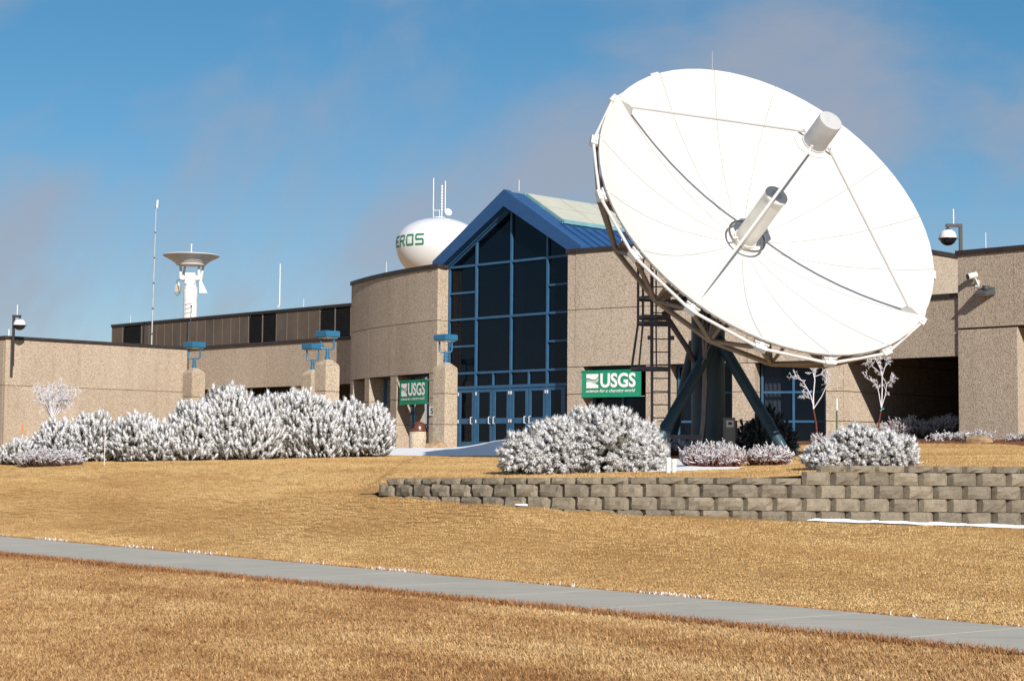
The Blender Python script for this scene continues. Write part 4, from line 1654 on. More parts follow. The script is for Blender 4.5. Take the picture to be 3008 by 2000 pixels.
# hub plate in the middle
hb = MB()
vs = [dp_(.54, 2 * math.pi * i / 32, par(.54) - .012) for i in range(32)] + [dp_(.54, 2 * math.pi * i / 32, -.25) for i in range(32)]
hb.add(vs, [tuple(range(32)), tuple(range(32, 64))[::-1]] + [(i, 32 + i, 32 + (i + 1) % 32, (i + 1) % 32) for i in range(32)])
hb.obj('hub_plate', 'dish_white', dish, True)
# stiffening band under the rim (ribbed)
rb = MB()
NB = 128
for i in range(NB):
    a0, a1 = 2 * math.pi * i / NB, 2 * math.pi * (i + .72) / NB
    q = [dp_(DR - .03, a0, DEP - .05), dp_(DR - .03, a1, DEP - .05), dp_(DR - .05, a1, DEP - .115), dp_(DR - .05, a0, DEP - .115),
         dp_(DR - .12, a0, DEP - .10), dp_(DR - .12, a1, DEP - .10), dp_(DR - .14, a1, DEP - .13), dp_(DR - .14, a0, DEP - .13)]
    rb.add(q, [(0, 3, 2, 1), (4, 5, 6, 7), (0, 1, 5, 4), (1, 2, 6, 5), (2, 3, 7, 6), (3, 0, 4, 7)])
rb.obj('rim_band', 'dish_back', dish)
# outer hoop: straight tubes between sixteen clamps
HR, HB = 4.33, DEP - .20
for k in range(16):
    p, q = dp_(HR, R(22.5 * k), HB), dp_(HR, R(22.5 * (k + 1)), HB)
    d = (q - p).normalized()
    MB().tube([p + d * .11, q - d * .11], .036, 10).obj('hoop_tube', 'strut', dish, True)
    cl = MB()
    t = (e1 * -math.sin(R(22.5 * k)) + e2 * math.cos(R(22.5 * k)))
    rd = (e1 * math.cos(R(22.5 * k)) + e2 * math.sin(R(22.5 * k)))
    cl.bar(p - t * .13, p + t * .13, .12, .12, up=ax)
    cl.bar(p - rd * .02 + ax * .02, p - rd * .2 + ax * .12, .10, .10, up=ax)
    cl.bar(p - rd * .10 - t * .17 + ax * .06, p - rd * .10 + t * .17 + ax * .06, .09, .08, up=ax)
    cl.obj('clamp', 'strut', dish)
# backing truss: ring of deep nodes, diagonals, radial beams
TR_, TB = 3.76, DEP - 1.14
for k in range(16):
    n0_ = dp_(TR_, R(22.5 * k + 11.25), TB)
    n1_ = dp_(TR_, R(22.5 * (k + 1) + 11.25), TB)
    h0_ = dp_(HR - .06, R(22.5 * k), HB - .05)
    h1_ = dp_(HR - .06, R(22.5 * (k + 1)), HB - .05)
    MB().bar(n0_, n1_, .09, .075, up=ax).obj('truss_chord', 'truss', dish)
    MB().bar(h0_, n0_, .085, .07, up=ax).obj('truss_diagonal', 'truss', dish)
    MB().bar(h1_, n0_, .085, .07, up=ax).obj('truss_diagonal', 'truss', dish)
    in_ = dp_(1.0, R(22.5 * k + 11.25), -.75)
    MB().bar(n0_, in_, .10, .08, up=ax).obj('radial_beam', 'truss', dish)
    s_ = dp_(3.75, R(22.5 * k + 11.25), par(3.75) - .06)
    MB().bar(n0_, s_, .07, .055, up=ax).obj('truss_post', 'truss', dish)
    s2_ = dp_(2.4, R(22.5 * k + 11.25), par(2.4) - .06)
    MB().bar(n0_, s2_, .09, .07, up=ax).obj('truss_brace', 'truss', dish)
    MB().bar(dp_(2.2, R(22.5 * k + 11.25), TB - .28), s2_, .08, .07, up=ax).obj('truss_post', 'truss', dish)
hubm = Matrix.Translation(VX) @ Matrix((e1, e2, ax)).transposed().to_4x4()
MB().lathe([(1.02, -1.0), (1.02, -.30), (.9, -.2)], 32).xf(hubm).obj('hub_drum', 'truss', dish, True)
# feed horn: tube on the vertex with a grey lens face
MB().lathe([(.30, -.02), (.30, .07), (.285, .08), (.285, .16), (.265, .17), (.265, 1.60), (.28, 1.605), (.28, 1.66), (.26, 1.672)], 32).xf(hubm).obj('feed_horn', 'horn_white', dish, True)
MB().lathe([(.135, 1.673), (.135, 1.68), (.12, 1.681)], 24).xf(hubm).obj('horn_window', 'feed_grey', dish, True)
MB().lathe([(.03, 1.682), (.03, 1.70)], 12, -.03, -.02).xf(hubm).obj('horn_tip', 'white_paint', dish, True)
MB().tube([dp_(.46, 2 * math.pi * i / 40, .22) for i in range(40)], .028, 8, closed=True).obj('hoop', 'chrome', dish, True)
for a in (10, 190):
    MB().bar(dp_(.27, R(a), .2), dp_(.45, R(a), .22), .035).obj('hoop_bracket', 'white_paint', dish)
# sub-reflector housing with eight-sided flange
fl = []
for i in range(8):
    a = R(22.5 + 45 * i)
    r_ = .50 if i % 4 in (0, 3) else .44
    fl.append((r_ * math.cos(a), r_ * math.sin(a)))
MB().prism(fl, 3.36, 3.385).xf(hubm).obj('flange', 'white_paint', dish)
MB().lathe([(.05, 3.20), (.20, 3.24), (.34, 3.32), (.36, 3.359)], 28).xf(hubm).obj('subreflector', 'white_paint', dish, True)
MB().lathe([(.30, 3.386), (.30, 3.42), (.275, 3.425), (.275, 4.10), (.262, 4.125), (.22, 4.13)], 32).xf(hubm).obj('subreflector_housing', 'feed_grey', dish, True)
for a in (45, 135, 225, 315):
    q = R(a)
    A_ = dp_(3.93, q, par(3.93) + .10)
    B_ = dp_(.30, q, 3.52)
    MB().tube([A_, B_], .034, 10).obj('feed_strut', 'strut', dish, True)
    t = (e1 * -math.sin(q) + e2 * math.cos(q))
    rd = (e1 * math.cos(q) + e2 * math.sin(q))
    ft = MB()
    p = [dp_(4.16, q, par(4.16) + .004), dp_(3.78, q, par(3.78) + .004), dp_(3.86, q, par(3.86) + .20), dp_(3.94, q, par(3.94) + .17)]
    ft.add([v - t * .035 for v in p] + [v + t * .035 for v in p], [(0, 1, 2, 3), (7, 6, 5, 4), (0, 4, 5, 1), (1, 5, 6, 2), (2, 6, 7, 3), (3, 7, 4, 0)])
    ft.obj('strut_foot', 'strut', dish)
    MB().bar(dp_(.42, q, 3.41), dp_(.33, q, 3.53), .05).obj('strut_clevis', 'feed_grey', dish)
MB().tube([dp_(DR - .02, R(91), DEP), dp_(DR - .02, R(91), DEP) + Vector((0, 0, .46))], .011, 5).obj('lightning_rod', 'galv', dish, True)

# mount: pedestal tube, head, tripod legs, actuator, cables
MB().lathe([(.62, -.3), (.62, .02), (.43, .05), (.40, .08), (.40, 3.55), (.46, 3.6), (.46, 3.7)], 32).obj('pedestal', 'ped', dish, True)
hd = MB()
hd.box(-.55, .50, -.55, .45, 3.70, 4.25)
hd.obj('azimuth_head', 'ped', dish)
vt = VX - ax * .9
for sx in (-1, 1):
    q = e1 * (.62 * sx)
    yk = MB()
    yk.bar(Vector((.0, 0, 3.9)) + q * .8, vt + q - Vector((0, 0, .1)), .18, .6, up=e1)
    yk.obj('yoke', 'ped', dish)
MB().tube([vt - e1 * .85 - Vector((0, 0, .1)), vt + e1 * .85 - Vector((0, 0, .1))], .16, 14).obj('elevation_axle', 'ped', dish, True)
MB().tube([Vector((.0, -.3, 3.2)), dp_(1.9, R(-90), -.35)], .09, 10).obj('elevation_jack', 'ladder', dish, True)


def gl(x, y):
    return Vector((x - PED.x, y - PED.y, zgf(x, y) - PED.z - .12))


for top, foot, r_ in ((Vector((.22, -.22, 2.95)), gl(6.42, 40.0), .135), (Vector((.02, -.30, 2.72)), gl(3.05, 40.0), .135), (Vector((-.3, .42, 2.9)), gl(3.9, 43.7), .12)):
    d = foot - top
    MB().tube([top, top + d * .66], r_, 16).obj('leg', 'leg_teal', dish, True)
    MB().tube([top + d * .655, top + d * .69], r_ * 1.12, 16).obj('leg_collar', 'leg_teal', dish, True)
    MB().tube([top + d * .69, foot], r_ * .98, 16).obj('leg_foot', 'leg_teal', dish, True)
MB().tube([Vector((-1.12, -.6, 3.55)), Vector((-.55, -.3, 2.75)), Vector((-.36, -.22, 2.42))], .065, 10).obj('brace', 'ladder', dish, True)
rr = random.Random(4)
for i in range(7):
    q = [Vector((-.05 + rr.uniform(-.2, .25), -.47, 3.6)), Vector((-.12 + rr.uniform(-.12, .12), -.62 - rr.uniform(0, .1), 3.1)), Vector((-.14 + rr.uniform(-.05, .05), -.55, 2.45)), Vector((-.17 + .014 * i, -.44, 1.9)), Vector((-.2 + .012 * i, -.43, 1.0)), Vector((-.28 + .012 * i, -.45, .3)), Vector((-.24, -.5, .0))]
    MB().tube(q, .014, 5).obj('cable', 'cable', dish, True)
for i in range(4):
    q = [Vector((.25 + .05 * i, -.5, 3.55)), Vector((.1, -.62, 3.05)), Vector((-.25, -.62, 2.25)), Vector((-.62, -.85, 1.45 + .02 * i)), Vector((-1.02, -1.15, .7)), Vector((-1.42, -1.42, .02))]
    MB().tube(q, .014, 5).obj('cable', 'cable', dish, True)

eb = thing('electrical_box', (5.06, 40.62, 2.05), 'grey electrical cabinet with white label beside the dish pedestal', 'electrical box', R(6))
MB().cbox(-.125, .125, -.09, .10, .0, .54, .012).obj('cabinet', 'grey_box', eb)
MB().box(-.135, .135, -.11, .12, .541, .56).obj('rain_cap', 'grey_box', eb)
MB().box(-.085, .085, -.096, -.091, .34, .50).obj('label_plate', 'sign', eb)
MB().box(-.045, .045, -.100, -.0965, .39, .46).obj('meter_window', 'slate', eb)
MB().box(.126, .19, -.02, .12, .05, .50).obj('side_cover', 'slate', eb)
for i, x in enumerate((-.05, .03, .11)):
    MB().tube([(x, .0, .0), (x, .0, -.3), (x - .08 * (i == 0), .0, -.62)], .02, 6).obj('conduit', 'galv', eb, True)
MB().box(-.03, .03, .101, .16, -.55, .5).obj('post', 'grey_box', eb)

# caged ladder with its landing
ld_ = thing('caged_ladder', (3.26, 40.55, 1.5), 'dark steel caged access ladder standing left of the dish pedestal', 'ladder')
LH = 4.55
for x in (0, .40):
    MB().box(x - .03, x + .03, -.035, .035, -.1, LH).obj('rail', 'ladder', ld_)
for i in range(14):
    MB().tube([(.03, 0, .18 + i * .305), (.37, 0, .18 + i * .305)], .014, 6).obj('rung', 'ladder', ld_, True)


def hoop(z, wl, dpt, nm='cage_hoop'):
    pts = [(.40, -.03, z), (.34, -dpt * .75, z), (.05, -dpt, z), (-wl * .72, -dpt * .85, z), (-wl, -dpt * .35, z), (-wl, .12, z), (-wl * .6, .34, z), (0, .36, z), (.38, .3, z), (.42, .03, z)]
    m_ = MB()
    for a, b in zip(pts[:-1], pts[1:]):
        m_.bar(a, b, .016, .07)
    m_.obj(nm, 'ladder', ld_)
    return pts


hoops = [hoop(2.22, .48, .62), hoop(3.28, .33, .50), hoop(3.42, .33, .50), hoop(3.86, .33, .50)]
for j in (2, 3, 4, 5, 6, 7):
    MB().bar(hoops[0][j], hoops[1][j], .035, .014).obj('cage_strap', 'ladder', ld_)
    MB().bar(hoops[1][j], (hoops[3][j][0], hoops[3][j][1], 4.75), .035, .014).obj('cage_strap', 'ladder', ld_)
for y in (-.05, .25):
    MB().box(.43, 1.35, y - .05, y + .05, 3.62, 3.80).obj('landing_beam', 'ladder', ld_)
MB().box(.43, 1.3, -.3, .5, 3.801, 3.83).obj('landing_deck', 'ladder', ld_)
for x in (-.06, .46):
    MB().box(x - .05, x + .05, -.06, -.036, 2.9, 3.0).obj('bracket', 'ladder', ld_)
ct = thing('cable_tray', (3.45, 41.2, zgf(3.6, 41.2)), 'low dark steel tray on short legs between ladder and pedestal', 'cable tray')
MB().box(0, 1.0, -.1, .1, .46, .56).obj('tray', 'ladder', ct)
for x in (.1, .9):
    MB().box(x - .03, x + .03, -.03, .03, -.1, .459).obj('leg', 'ladder', ct)

for i, (x, zt_) in enumerate(((2.85, 1.665), (2.955, 1.635))):
    z0 = zgf(x, 31.75)
    pv = thing('vent_pipe', (x, 31.75, z0), ['taller white capped plastic vent pipe, touching the frosted pine', 'shorter white capped plastic vent pipe beside the taller one'][i], 'pipe', 0, 'white vent pipes')
    MB().lathe([(.043, -.1), (.043, zt_ - z0 - .06)], 14).obj('tube', 'pvc', pv, True)
    MB().lathe([(.052, zt_ - z0 - .07), (.052, zt_ - z0 - .01), (.04, zt_ - z0)], 14).obj('cap', 'pvc', pv, True)


def stake(x, y, h, r_, m1, m2, frac, label):
    o = thing('marker_stake', (x, y, zgf(x, y)), label, 'stake', 0, 'thin marker stakes')
    MB().tube([(0, 0, -.1), (.01, 0, h * frac)], r_, 6).obj('shaft', m1, o, True)
    MB().tube([(.01, 0, h * frac), (.014, 0, h)], r_ * 1.2, 6).obj('tip', m2, o, True)


stake(9.3, 50.0, 1.35, .022, 'stake_green', 'white_paint', .74, 'dark green garden stake with white top near the right bare sapling')
stake(-14.4, 51.5, 1.05, .018, 'white_paint', 'stake_orange', .72, 'thin white stake with orange tip against the left wing')
stake(-10.9, 46.9, .95, .009, 'white_paint', 'stake_orange', .88, 'very thin pale stake in front of the frosted pines')

# ------------------------------------------------------------------ plants
def shoot_template(kind, seed):
    """frosted shoot 1 unit tall ('candle': upright finger, 'puff': rounded rosette); verts, tris, frost"""
    r_ = np.random.default_rng(seed)
    V, F_, A = [], [], []
    ring = 7
    if kind == 'candle':
        prof = [(.0, .07, .0), (.25, .13, .25), (.5, .22, .6), (.75, .27, .8), (.93, .20, .9), (1.0, .06, .9)]
        jit, nn, nl = .4, 52, (.22, .50)
    else:
        prof = [(.0, .08, .0), (.2, .20, .3), (.45, .32, .65), (.72, .34, .85), (.88, .20, .7), (.78, .05, .1)]
        jit, nn, nl = .4, 56, (.24, .56)
    for z, rad, fr in prof:
        for j in range(ring):
            a = 2 * math.pi * (j + .5 * (int(z * 10) % 2)) / ring
            rr_ = rad * r_.uniform(1 - jit, 1 + jit)
            V.append((rr_ * math.cos(a), rr_ * math.sin(a), z + r_.uniform(-.06, .06)))
            A.append(fr * r_.uniform(.75, 1.05))
    for i in range(len(prof) - 1):
        for j in range(ring):
            a = i * ring + j
            b = i * ring + (j + 1) % ring
            F_.append((a, b, b + ring))
            F_.append((a, b + ring, a + ring))
    t0 = (len(prof) - 1) * ring
    for j in range(1, ring - 1):
        F_.append((t0, t0 + j, t0 + j + 1))
    for i in range(nn):
        z = r_.uniform(.2, .95)
        a = r_.uniform(0, 2 * math.pi)
        rad = float(np.interp(z, [p[0] for p in prof[:5]], [p[1] for p in prof[:5]])) * .85
        L = r_.uniform(*nl)
        d = np.array([math.cos(a), math.sin(a), r_.uniform(-.1, 1.5)])
        d /= np.linalg.norm(d)
        p = np.array([rad * math.cos(a), rad * math.sin(a), z])
        t = np.array([-math.sin(a), math.cos(a), r_.uniform(-.6, .6)]) * .055
        fr = r_.uniform(.35, 1.05)
        k = len(V)
        V.extend([tuple(p - t), tuple(p + t), tuple(p + d * L)])
        A.extend([fr * .8, fr * .8, fr])
        F_.append((k, k + 1, k + 2))
    return np.array(V), np.array(F_), np.array(A)


TEMPL = {'candle': [shoot_template('candle', 100 + i) for i in range(8)], 'puff': [shoot_template('puff', 200 + i) for i in range(8)]}


def stamp(templates, pos, dirs, size, width, frost_mul, rng):
    """place shoot templates at pos along dirs"""
    VV, FF, AA = [], [], []
    off = 0
    for i in range(len(pos)):
        Vt, Ft, At = templates[rng.integers(len(templates))]
        d = dirs[i] / np.linalg.norm(dirs[i])
        a = np.cross(d, [0.3, 0.9, .1])
        a /= np.linalg.norm(a)
        b = np.cross(d, a)
        ang = rng.uniform(0, 6.28)
        a, b = a * math.cos(ang) + b * math.sin(ang), b * math.cos(ang) - a * math.sin(ang)
        P = pos[i] + (Vt[:, :1] * a + Vt[:, 1:2] * b) * width[i] + Vt[:, 2:3] * d * size[i]
        VV.append(P)
        FF.append(Ft + off)
        AA.append(At * frost_mul[i])
        off += len(Vt)
    return np.concatenate(VV), np.concatenate(FF), np.concatenate(AA)


def fib_dirs(n, rng, zmin=-.25):
    i = np.arange(n) + rng.uniform(0, 1)
    z = 1 - (1 - zmin) * i / n
    ph = i * 2.399963
    r_ = np.sqrt(np.maximum(0, 1 - z * z))
    return np.stack([r_ * np.cos(ph), r_ * np.sin(ph), z], 1)


def pine_bush(x, y, lobes, label, seed, dens=62, size=.20, name='mugo_pine', mat='frost_pine', group='frosted mugo pines', upw=.75, frost=1.0, base=None, kind='candle', wid=.5):
    rng = np.random.default_rng(seed)
    zb = zgf(x, y) if base is None else base
    o = thing(name, (x, y, zb), label, 'shrub', 0, group)
    pos, dirs, sz, fr = [], [], [], []
    core = MB()
    for (lx, ly, lz, rx, ry, rz) in lobes:
        area = 2 * math.pi * ((rx * ry) ** 1.6 + (rx * rz) ** 1.6 + (ry * rz) ** 1.6) ** (1 / 1.6) / 3 ** (1 / 1.6) * 1.6
        n = int(area * dens)
        D = fib_dirs(n, rng, -.85)
        D = D + rng.normal(0, .05, D.shape)
        D /= np.linalg.norm(D, axis=1)[:, None]
        sc = rng.uniform(.80, 1.05, n)[:, None]
        # lumpy crown
        lump = 1 + .11 * np.sin(D[:, :1] * 7 + seed) * np.cos(D[:, 1:2] * 6 + seed * 2) + .05 * np.sin(D[:, 2:3] * 9 + seed * 3)
        P = np.array([lx, ly, lz]) + D * np.array([rx, ry, rz]) * sc * lump
        nd = D / np.array([rx, ry, rz]) * min(rx, ry, rz)
        nd /= np.linalg.norm(nd, axis=1)[:, None]
        nd = nd * (1 - upw * .55) + np.array([0, 0, upw]) + rng.normal(0, .17, D.shape)
        keep = P[:, 2] > .03
        for q in lobes:
            if q == (lx, ly, lz, rx, ry, rz):
                continue
            ins = (((P - np.array(q[:3])) / np.array(q[3:])) ** 2).sum(1) < .62
            keep &= ~ins
        P, nd = P[keep], nd[keep]
        pos.append(P - nd / np.linalg.norm(nd, axis=1)[:, None] * size * .5)
        dirs.append(nd)
        sz.append(rng.uniform(.65, 1.45, len(P)) * size)
        f_ = np.clip(rng.normal(.98, .14, len(P)), .3, 1.1)
        f_[rng.uniform(0, 1, len(P)) < .10] *= .45
        fr.append(f_ * frost)
        # inner twigs
        m_ = max(6, int(n * .12))
        Di = fib_dirs(m_, rng, -.2)
        for d in Di:
            q = Vector((lx, ly, max(.05, lz - rz * .6)))
            e = Vector((lx + d[0] * rx * .86, ly + d[1] * ry * .86, lz + d[2] * rz * .86))
            mid = q.lerp(e, .55) + Vector((0, 0, -.05))
            core.tube([q, mid, e], [.028, .02, .01], 4, cap=False)
        bm = bmesh.new()
        bmesh.ops.create_icosphere(bm, subdivisions=3, radius=1)
        k = len(core.v)
        for v in bm.verts:
            c_ = v.co * (.70 + .10 * math.sin(v.co.x * 9 + seed) * math.sin(v.co.y * 8) + .05 * math.sin(v.co.z * 14))
            core.v.append((lx + c_.x * rx, ly + c_.y * ry, max(-.05, lz + c_.z * rz)))
        for f in bm.faces:
            core.f.append(tuple(k + v.index for v in f.verts))
        bm.free()
    pos, dirs, sz, fr = np.concatenate(pos), np.concatenate(dirs), np.concatenate(sz), np.concatenate(fr)
    V_, F_, A_ = stamp(TEMPL[kind], pos, dirs, sz, sz * wid, fr, rng)
    fo = link('foliage', np_mesh('foliage', V_, F_, mat, {'frost': A_}), o)
    fo['kind'] = 'stuff'
    co = core.obj('inner_branches', 'needle_dark', o, True)
    co['kind'] = 'stuff'
    return o


# terrace: large round pine in front of the dish, and the one at the wall's end
pine_bush(1.42, 33.3, [(-1.12, 0, .28, .48, .46, .42), (-.45, .1, .43, .72, .62, .55), (.38, 0, .54, .80, .66, .62), (1.0, -.05, .40, .50, .5, .49), (.2, .2, .58, .66, .58, .60)], 'big rounded snow-white frosted pine on the terrace in front of the dish', 21, 250, .135, upw=.35, kind='puff', wid=.62)
pine_bush(6.08, 30.3, [(-.58, 0, .18, .40, .4, .27), (-.05, .05, .32, .46, .42, .42), (.5, 0, .24, .44, .42, .35)], 'small frosted pine just above the step in the retaining wall', 22, 320, .115, upw=.35, kind='puff', wid=.62)
# row in front of the left wing
pine_bush(-8.15, 49.6, [(-.75, 0, .66, .85, .8, .86), (.15, .1, .90, .9, .85, 1.06), (.85, 0, .70, .75, .75, .82)], 'tallest frosted pine of the row, in front of the recessed wall', 23, 105, .25, upw=1.0)
pine_bush(-6.35, 50.4, [(-.6, 0, .78, .8, .8, 1.0), (.2, .1, .92, .85, .8, 1.02), (.8, 0, .64, .75, .7, .78)], 'broad frosted pine in front of the paired lamp pillars', 24, 105, .24, upw=.9)
pine_bush(-4.45, 50.9, [(-.35, 0, .68, .75, .7, .85), (.35, .05, .64, .68, .65, .74)], 'frosted pine with bare lower branches at the entrance end of the row', 25, 105, .23, upw=.8)
pine_bush(-10.35, 49.3, [(-.2, 0, .52, .7, .65, .76), (.45, 0, .46, .6, .6, .62)], 'medium frosted pine left of the tallest one', 26, 115, .22, upw=.9)
pine_bush(-12.2, 49.6, [(-.55, 0, .42, .75, .65, .66), (.35, .1, .52, .75, .65, .76)], 'frosted pine below the small frosted tree', 27, 115, .21, upw=.8)
pine_bush(-13.75, 49.0, [(0, 0, .24, .45, .45, .40)], 'little frosted pine near the end of the row', 28, 130, .18, upw=.8)
pine_bush(-14.75, 49.3, [(0, 0, .18, .5, .45, .30)], 'lowest frosted pine at the very end of the row', 29, 130, .17, upw=.8)
pine_bush(-16.2, 49.6, [(0, 0, .26, .7, .5, .42)], 'frosted pine outside the row past the left wing corner', 30, 120, .18, upw=.8)
# shaded blue spruce beside the pedestal
pine_bush(6.05, 41.9, [(-.25, 0, .34, .42, .4, .45), (.12, .1, .50, .36, .36, .62), (.42, 0, .30, .36, .36, .40)], 'dark blue spruce in the shade behind the right dish leg', 31, 160, .16, name='blue_spruce', mat='spruce', group=None, upw=.7, frost=.62)


def twig_shrub(x, y, rx, ry, h, n, label, seed, mat='frost_red', name='frosted_shrub', lean=.35, group=None, thick=.010, tipk=1.0):
    """fan of thin stems from the ground, frost gathered towards the tips"""
    rng = np.random.default_rng(seed)
    o = thing(name, (x, y, zgf(x, y)), label, 'shrub', 0, group)
    VV, FF, AA = [], [], []
    off = 0

    def seg(p, q, r0, r1, f0, f1):
        nonlocal off
        d = q - p
        d /= np.linalg.norm(d) + 1e-9
        a = np.cross(d, [.2, .9, .3])
        a /= np.linalg.norm(a) + 1e-9
        b = np.cross(d, a)
        c = []
        for k in range(3):
            t = 2 * math.pi * k / 3
            c.append(p + (a * math.cos(t) + b * math.sin(t)) * r0)
        for k in range(3):
            t = 2 * math.pi * k / 3
            c.append(q + (a * math.cos(t) + b * math.sin(t)) * r1)
        VV.extend(c)
        AA.extend([f0] * 3 + [f1] * 3)
        for k in range(3):
            j = (k + 1) % 3
            FF.append((off + k, off + j, off + 3 + j))
            FF.append((off + k, off + 3 + j, off + 3 + k))
        off += 6
    for i in range(n):
        a = rng.uniform(0, 2 * math.pi)
        rr_ = math.sqrt(rng.uniform(0, 1))
        cx_, cy_ = rr_ * math.cos(a), rr_ * math.sin(a)
        p = np.array([cx_ * rx * .8, cy_ * ry * .8, -.03])
        hh = h * rng.uniform(.55, 1.08) * (1 - .35 * rr_ ** 2)
        top = p + np.array([cx_ * lean * h * rng.uniform(.3, 1.2), cy_ * lean * h, hh]) + rng.normal(0, .04, 3)
        mid = (p + top) / 2 + rng.normal(0, .03, 3)
        fz = rng.uniform(.0, .25)
        seg(p, mid, thick, thick * .85, .0, .10 + fz * .6)
        seg(mid, top, thick * .85, thick * 1.1, .10 + fz * .6, .42 + fz)
        for k in range(rng.integers(2, 5)):
            t = rng.uniform(.35, 1)
            s_ = mid + (top - mid) * t
            e = s_ + rng.normal(0, 1, 3) * np.array([.05, .05, .035]) * tipk + np.array([0, 0, .04 * tipk])
            seg(s_, e, thick * 1.0, thick * 1.4, .25 + .5 * t * tipk, .45 + .45 * t)
    fo = link('stems', np_mesh('stems', np.array(VV), np.array(FF), mat, {'frost': np.array(AA)}), o)
    fo['kind'] = 'stuff'
    return o


twig_shrub(3.95, 34.3, .62, .4, .46, 900, 'low red-stemmed frosted shrub at the foot of the pedestal', 41, thick=.010)
twig_shrub(5.05, 34.4, .42, .36, .36, 560, 'smaller red-stemmed frosted shrub beside the right dish leg', 42, thick=.010)
twig_shrub(-12.6, 47.9, .95, .4, .45, 800, 'low mauve frosted shrub in front of the pine row', 43, mat='frost_twig', thick=.012)
twig_shrub(4.1, 43.2, .7, .3, .38, 260, 'reddish twiggy shrub behind the pedestal below the window', 44, mat='frost_red', thick=.010)
for i, (x, y, rx, h, n, lb) in enumerate(((9.3, 51.6, .5, .34, 90, 'frosted dry plants under the right-hand window'), (10.4, 52.0, .5, .30, 80, 'frosted dry plants at the foot of the right-hand pier'),
                                          (12.7, 51.4, .6, .30, 80, 'frosted dry plants in front of the dark drive-through'), (13.6, 51.3, .6, .34, 100, 'frosted dry plants at the left corner of the right wing'),
                                          (14.7, 50.4, .5, .26, 70, 'frosted dry plants along the foot of the right wing'))):
    twig_shrub(x, y, rx, .3, h, n, lb, 50 + i, mat='frost_twig', thick=.011)
twig_shrub(13.0, 57.3, .8, .5, .75, 500, 'bluish frosted bush in the shade of the drive-through', 60, mat='frost_twig', lean=.5, thick=.012)
twig_shrub(14.35, 57.0, .8, .5, .8, 500, 'second frosted bush deep in the drive-through shade', 61, mat='frost_twig', lean=.5, thick=.012)


def small_tree(x, y, sticks, label, seed, bark, name, twigs, tw_len, fr0=.1, group=None, base=None):
    """sticks: list of (points, r0, r1); twigs scattered on the outer half of each stick"""
    rng = np.random.default_rng(seed)
    zb = zgf(x, y) if base is None else base
    o = thing(name, (x, y, zb), label, 'tree', 0, group)
    tr = MB()
    tr.tube(sticks[0][0], np.linspace(sticks[0][1], sticks[0][2], len(sticks[0][0])).tolist(), 7)
    tr.obj('trunk', bark, o, True)
    VV, FF, AA = [], [], []
    off = 0

    def seg(p, q, r0, r1, f0, f1):
        nonlocal off
        d = q - p
        d /= np.linalg.norm(d) + 1e-9
        a = np.cross(d, [.2, .9, .3])
        a /= np.linalg.norm(a) + 1e-9
        b = np.cross(d, a)
        for c0, r_ in ((p, r0), (q, r1)):
            for k in range(4):
                t = 2 * math.pi * k / 4
                VV.append(c0 + (a * math.cos(t) + b * math.sin(t)) * r_)
        AA.extend([f0] * 4 + [f1] * 4)
        for k in range(4):
            j = (k + 1) % 4
            FF.append((off + k, off + j, off + 4 + j))
            FF.append((off + k, off + 4 + j, off + 4 + k))
        off += 8
    for pts, r0, r1 in sticks[1:]:
        pts = [np.array(p, float) for p in pts]
        m_ = len(pts) - 1
        for i in range(m_):
            ra, rb_ = r0 + (r1 - r0) * i / m_, r0 + (r1 - r0) * (i + 1) / m_
            seg(pts[i], pts[i + 1], ra, rb_, .75, 1.0)
        for k in range(twigs):
            t = rng.uniform(.45, 1.0) * m_
            i = min(m_ - 1, int(t))
            p = pts[i] + (pts[i + 1] - pts[i]) * (t - i)
            d = (pts[i + 1] - pts[i])
            d = d / np.linalg.norm(d)
            q = p
            for st_ in range(3):
                d2 = d + rng.normal(0, .75, 3) + np.array([0, 0, .25])
                d2 /= np.linalg.norm(d2)
                q2 = q + d2 * tw_len * rng.uniform(.5, 1.1) / (1 + .5 * st_)
                seg(q, q2, r1 * .75, r1 * .6, .8, 1.0)
                for _ in range(3):
                    d3 = d2 + rng.normal(0, .7, 3)
                    d3 /= np.linalg.norm(d3)
                    seg(q2, q2 + d3 * tw_len * .5, r1 * .6, r1 * .4, .9, 1.0)
                q, d = q2, d2
    cr = link('crown', np_mesh('crown', np.array(VV), np.array(FF), 'frost_twig', {'frost': np.array(AA)}), o)
    cr['kind'] = 'stuff'
    return o


# two young staked saplings in the bed by the right wing windows
K = 52 / 46


def lc(lst):
    return [(p[0] * K, p[1] * K, p[2] * K) for p in lst]


b1 = zgf(9.1, 52.0)
small_tree(9.10, 52.0, [(lc([(0, 0, -.1), (-.03, 0, .4), (-.10, 0, .78)]), .028, .022),
                        (lc([(-.10, 0, .78), (-.10, .02, 1.1), (-.06, 0, 1.55), (-.12, .05, 1.85), (-.2, .05, 2.05)]), .024, .013),
                        (lc([(-.10, 0, .85), (-.18, -.03, 1.15), (-.38, -.05, 1.5), (-.62, -.05, 1.64)]), .018, .010),
                        (lc([(-.10, 0, .78), (.12, .04, 1.1), (.26, .03, 1.4), (.24, 0, 1.62)]), .016, .010),
                        (lc([(-.09, 0, 1.62), (.12, 0, 1.70), (.22, -.04, 1.58)]), .013, .009),
                        (lc([(-.12, .02, 1.8), (-.34, .0, 2.05)]), .013, .010),
                        (lc([(-.11, 0, 1.0), (-.30, .02, 1.12)]), .010, .008)],
           'bare frosted sapling in front of the right-hand window', 71, 'red_bark', 'sapling', 9, .13, base=b1 + .16)
b2 = zgf(10.86, 52.0)
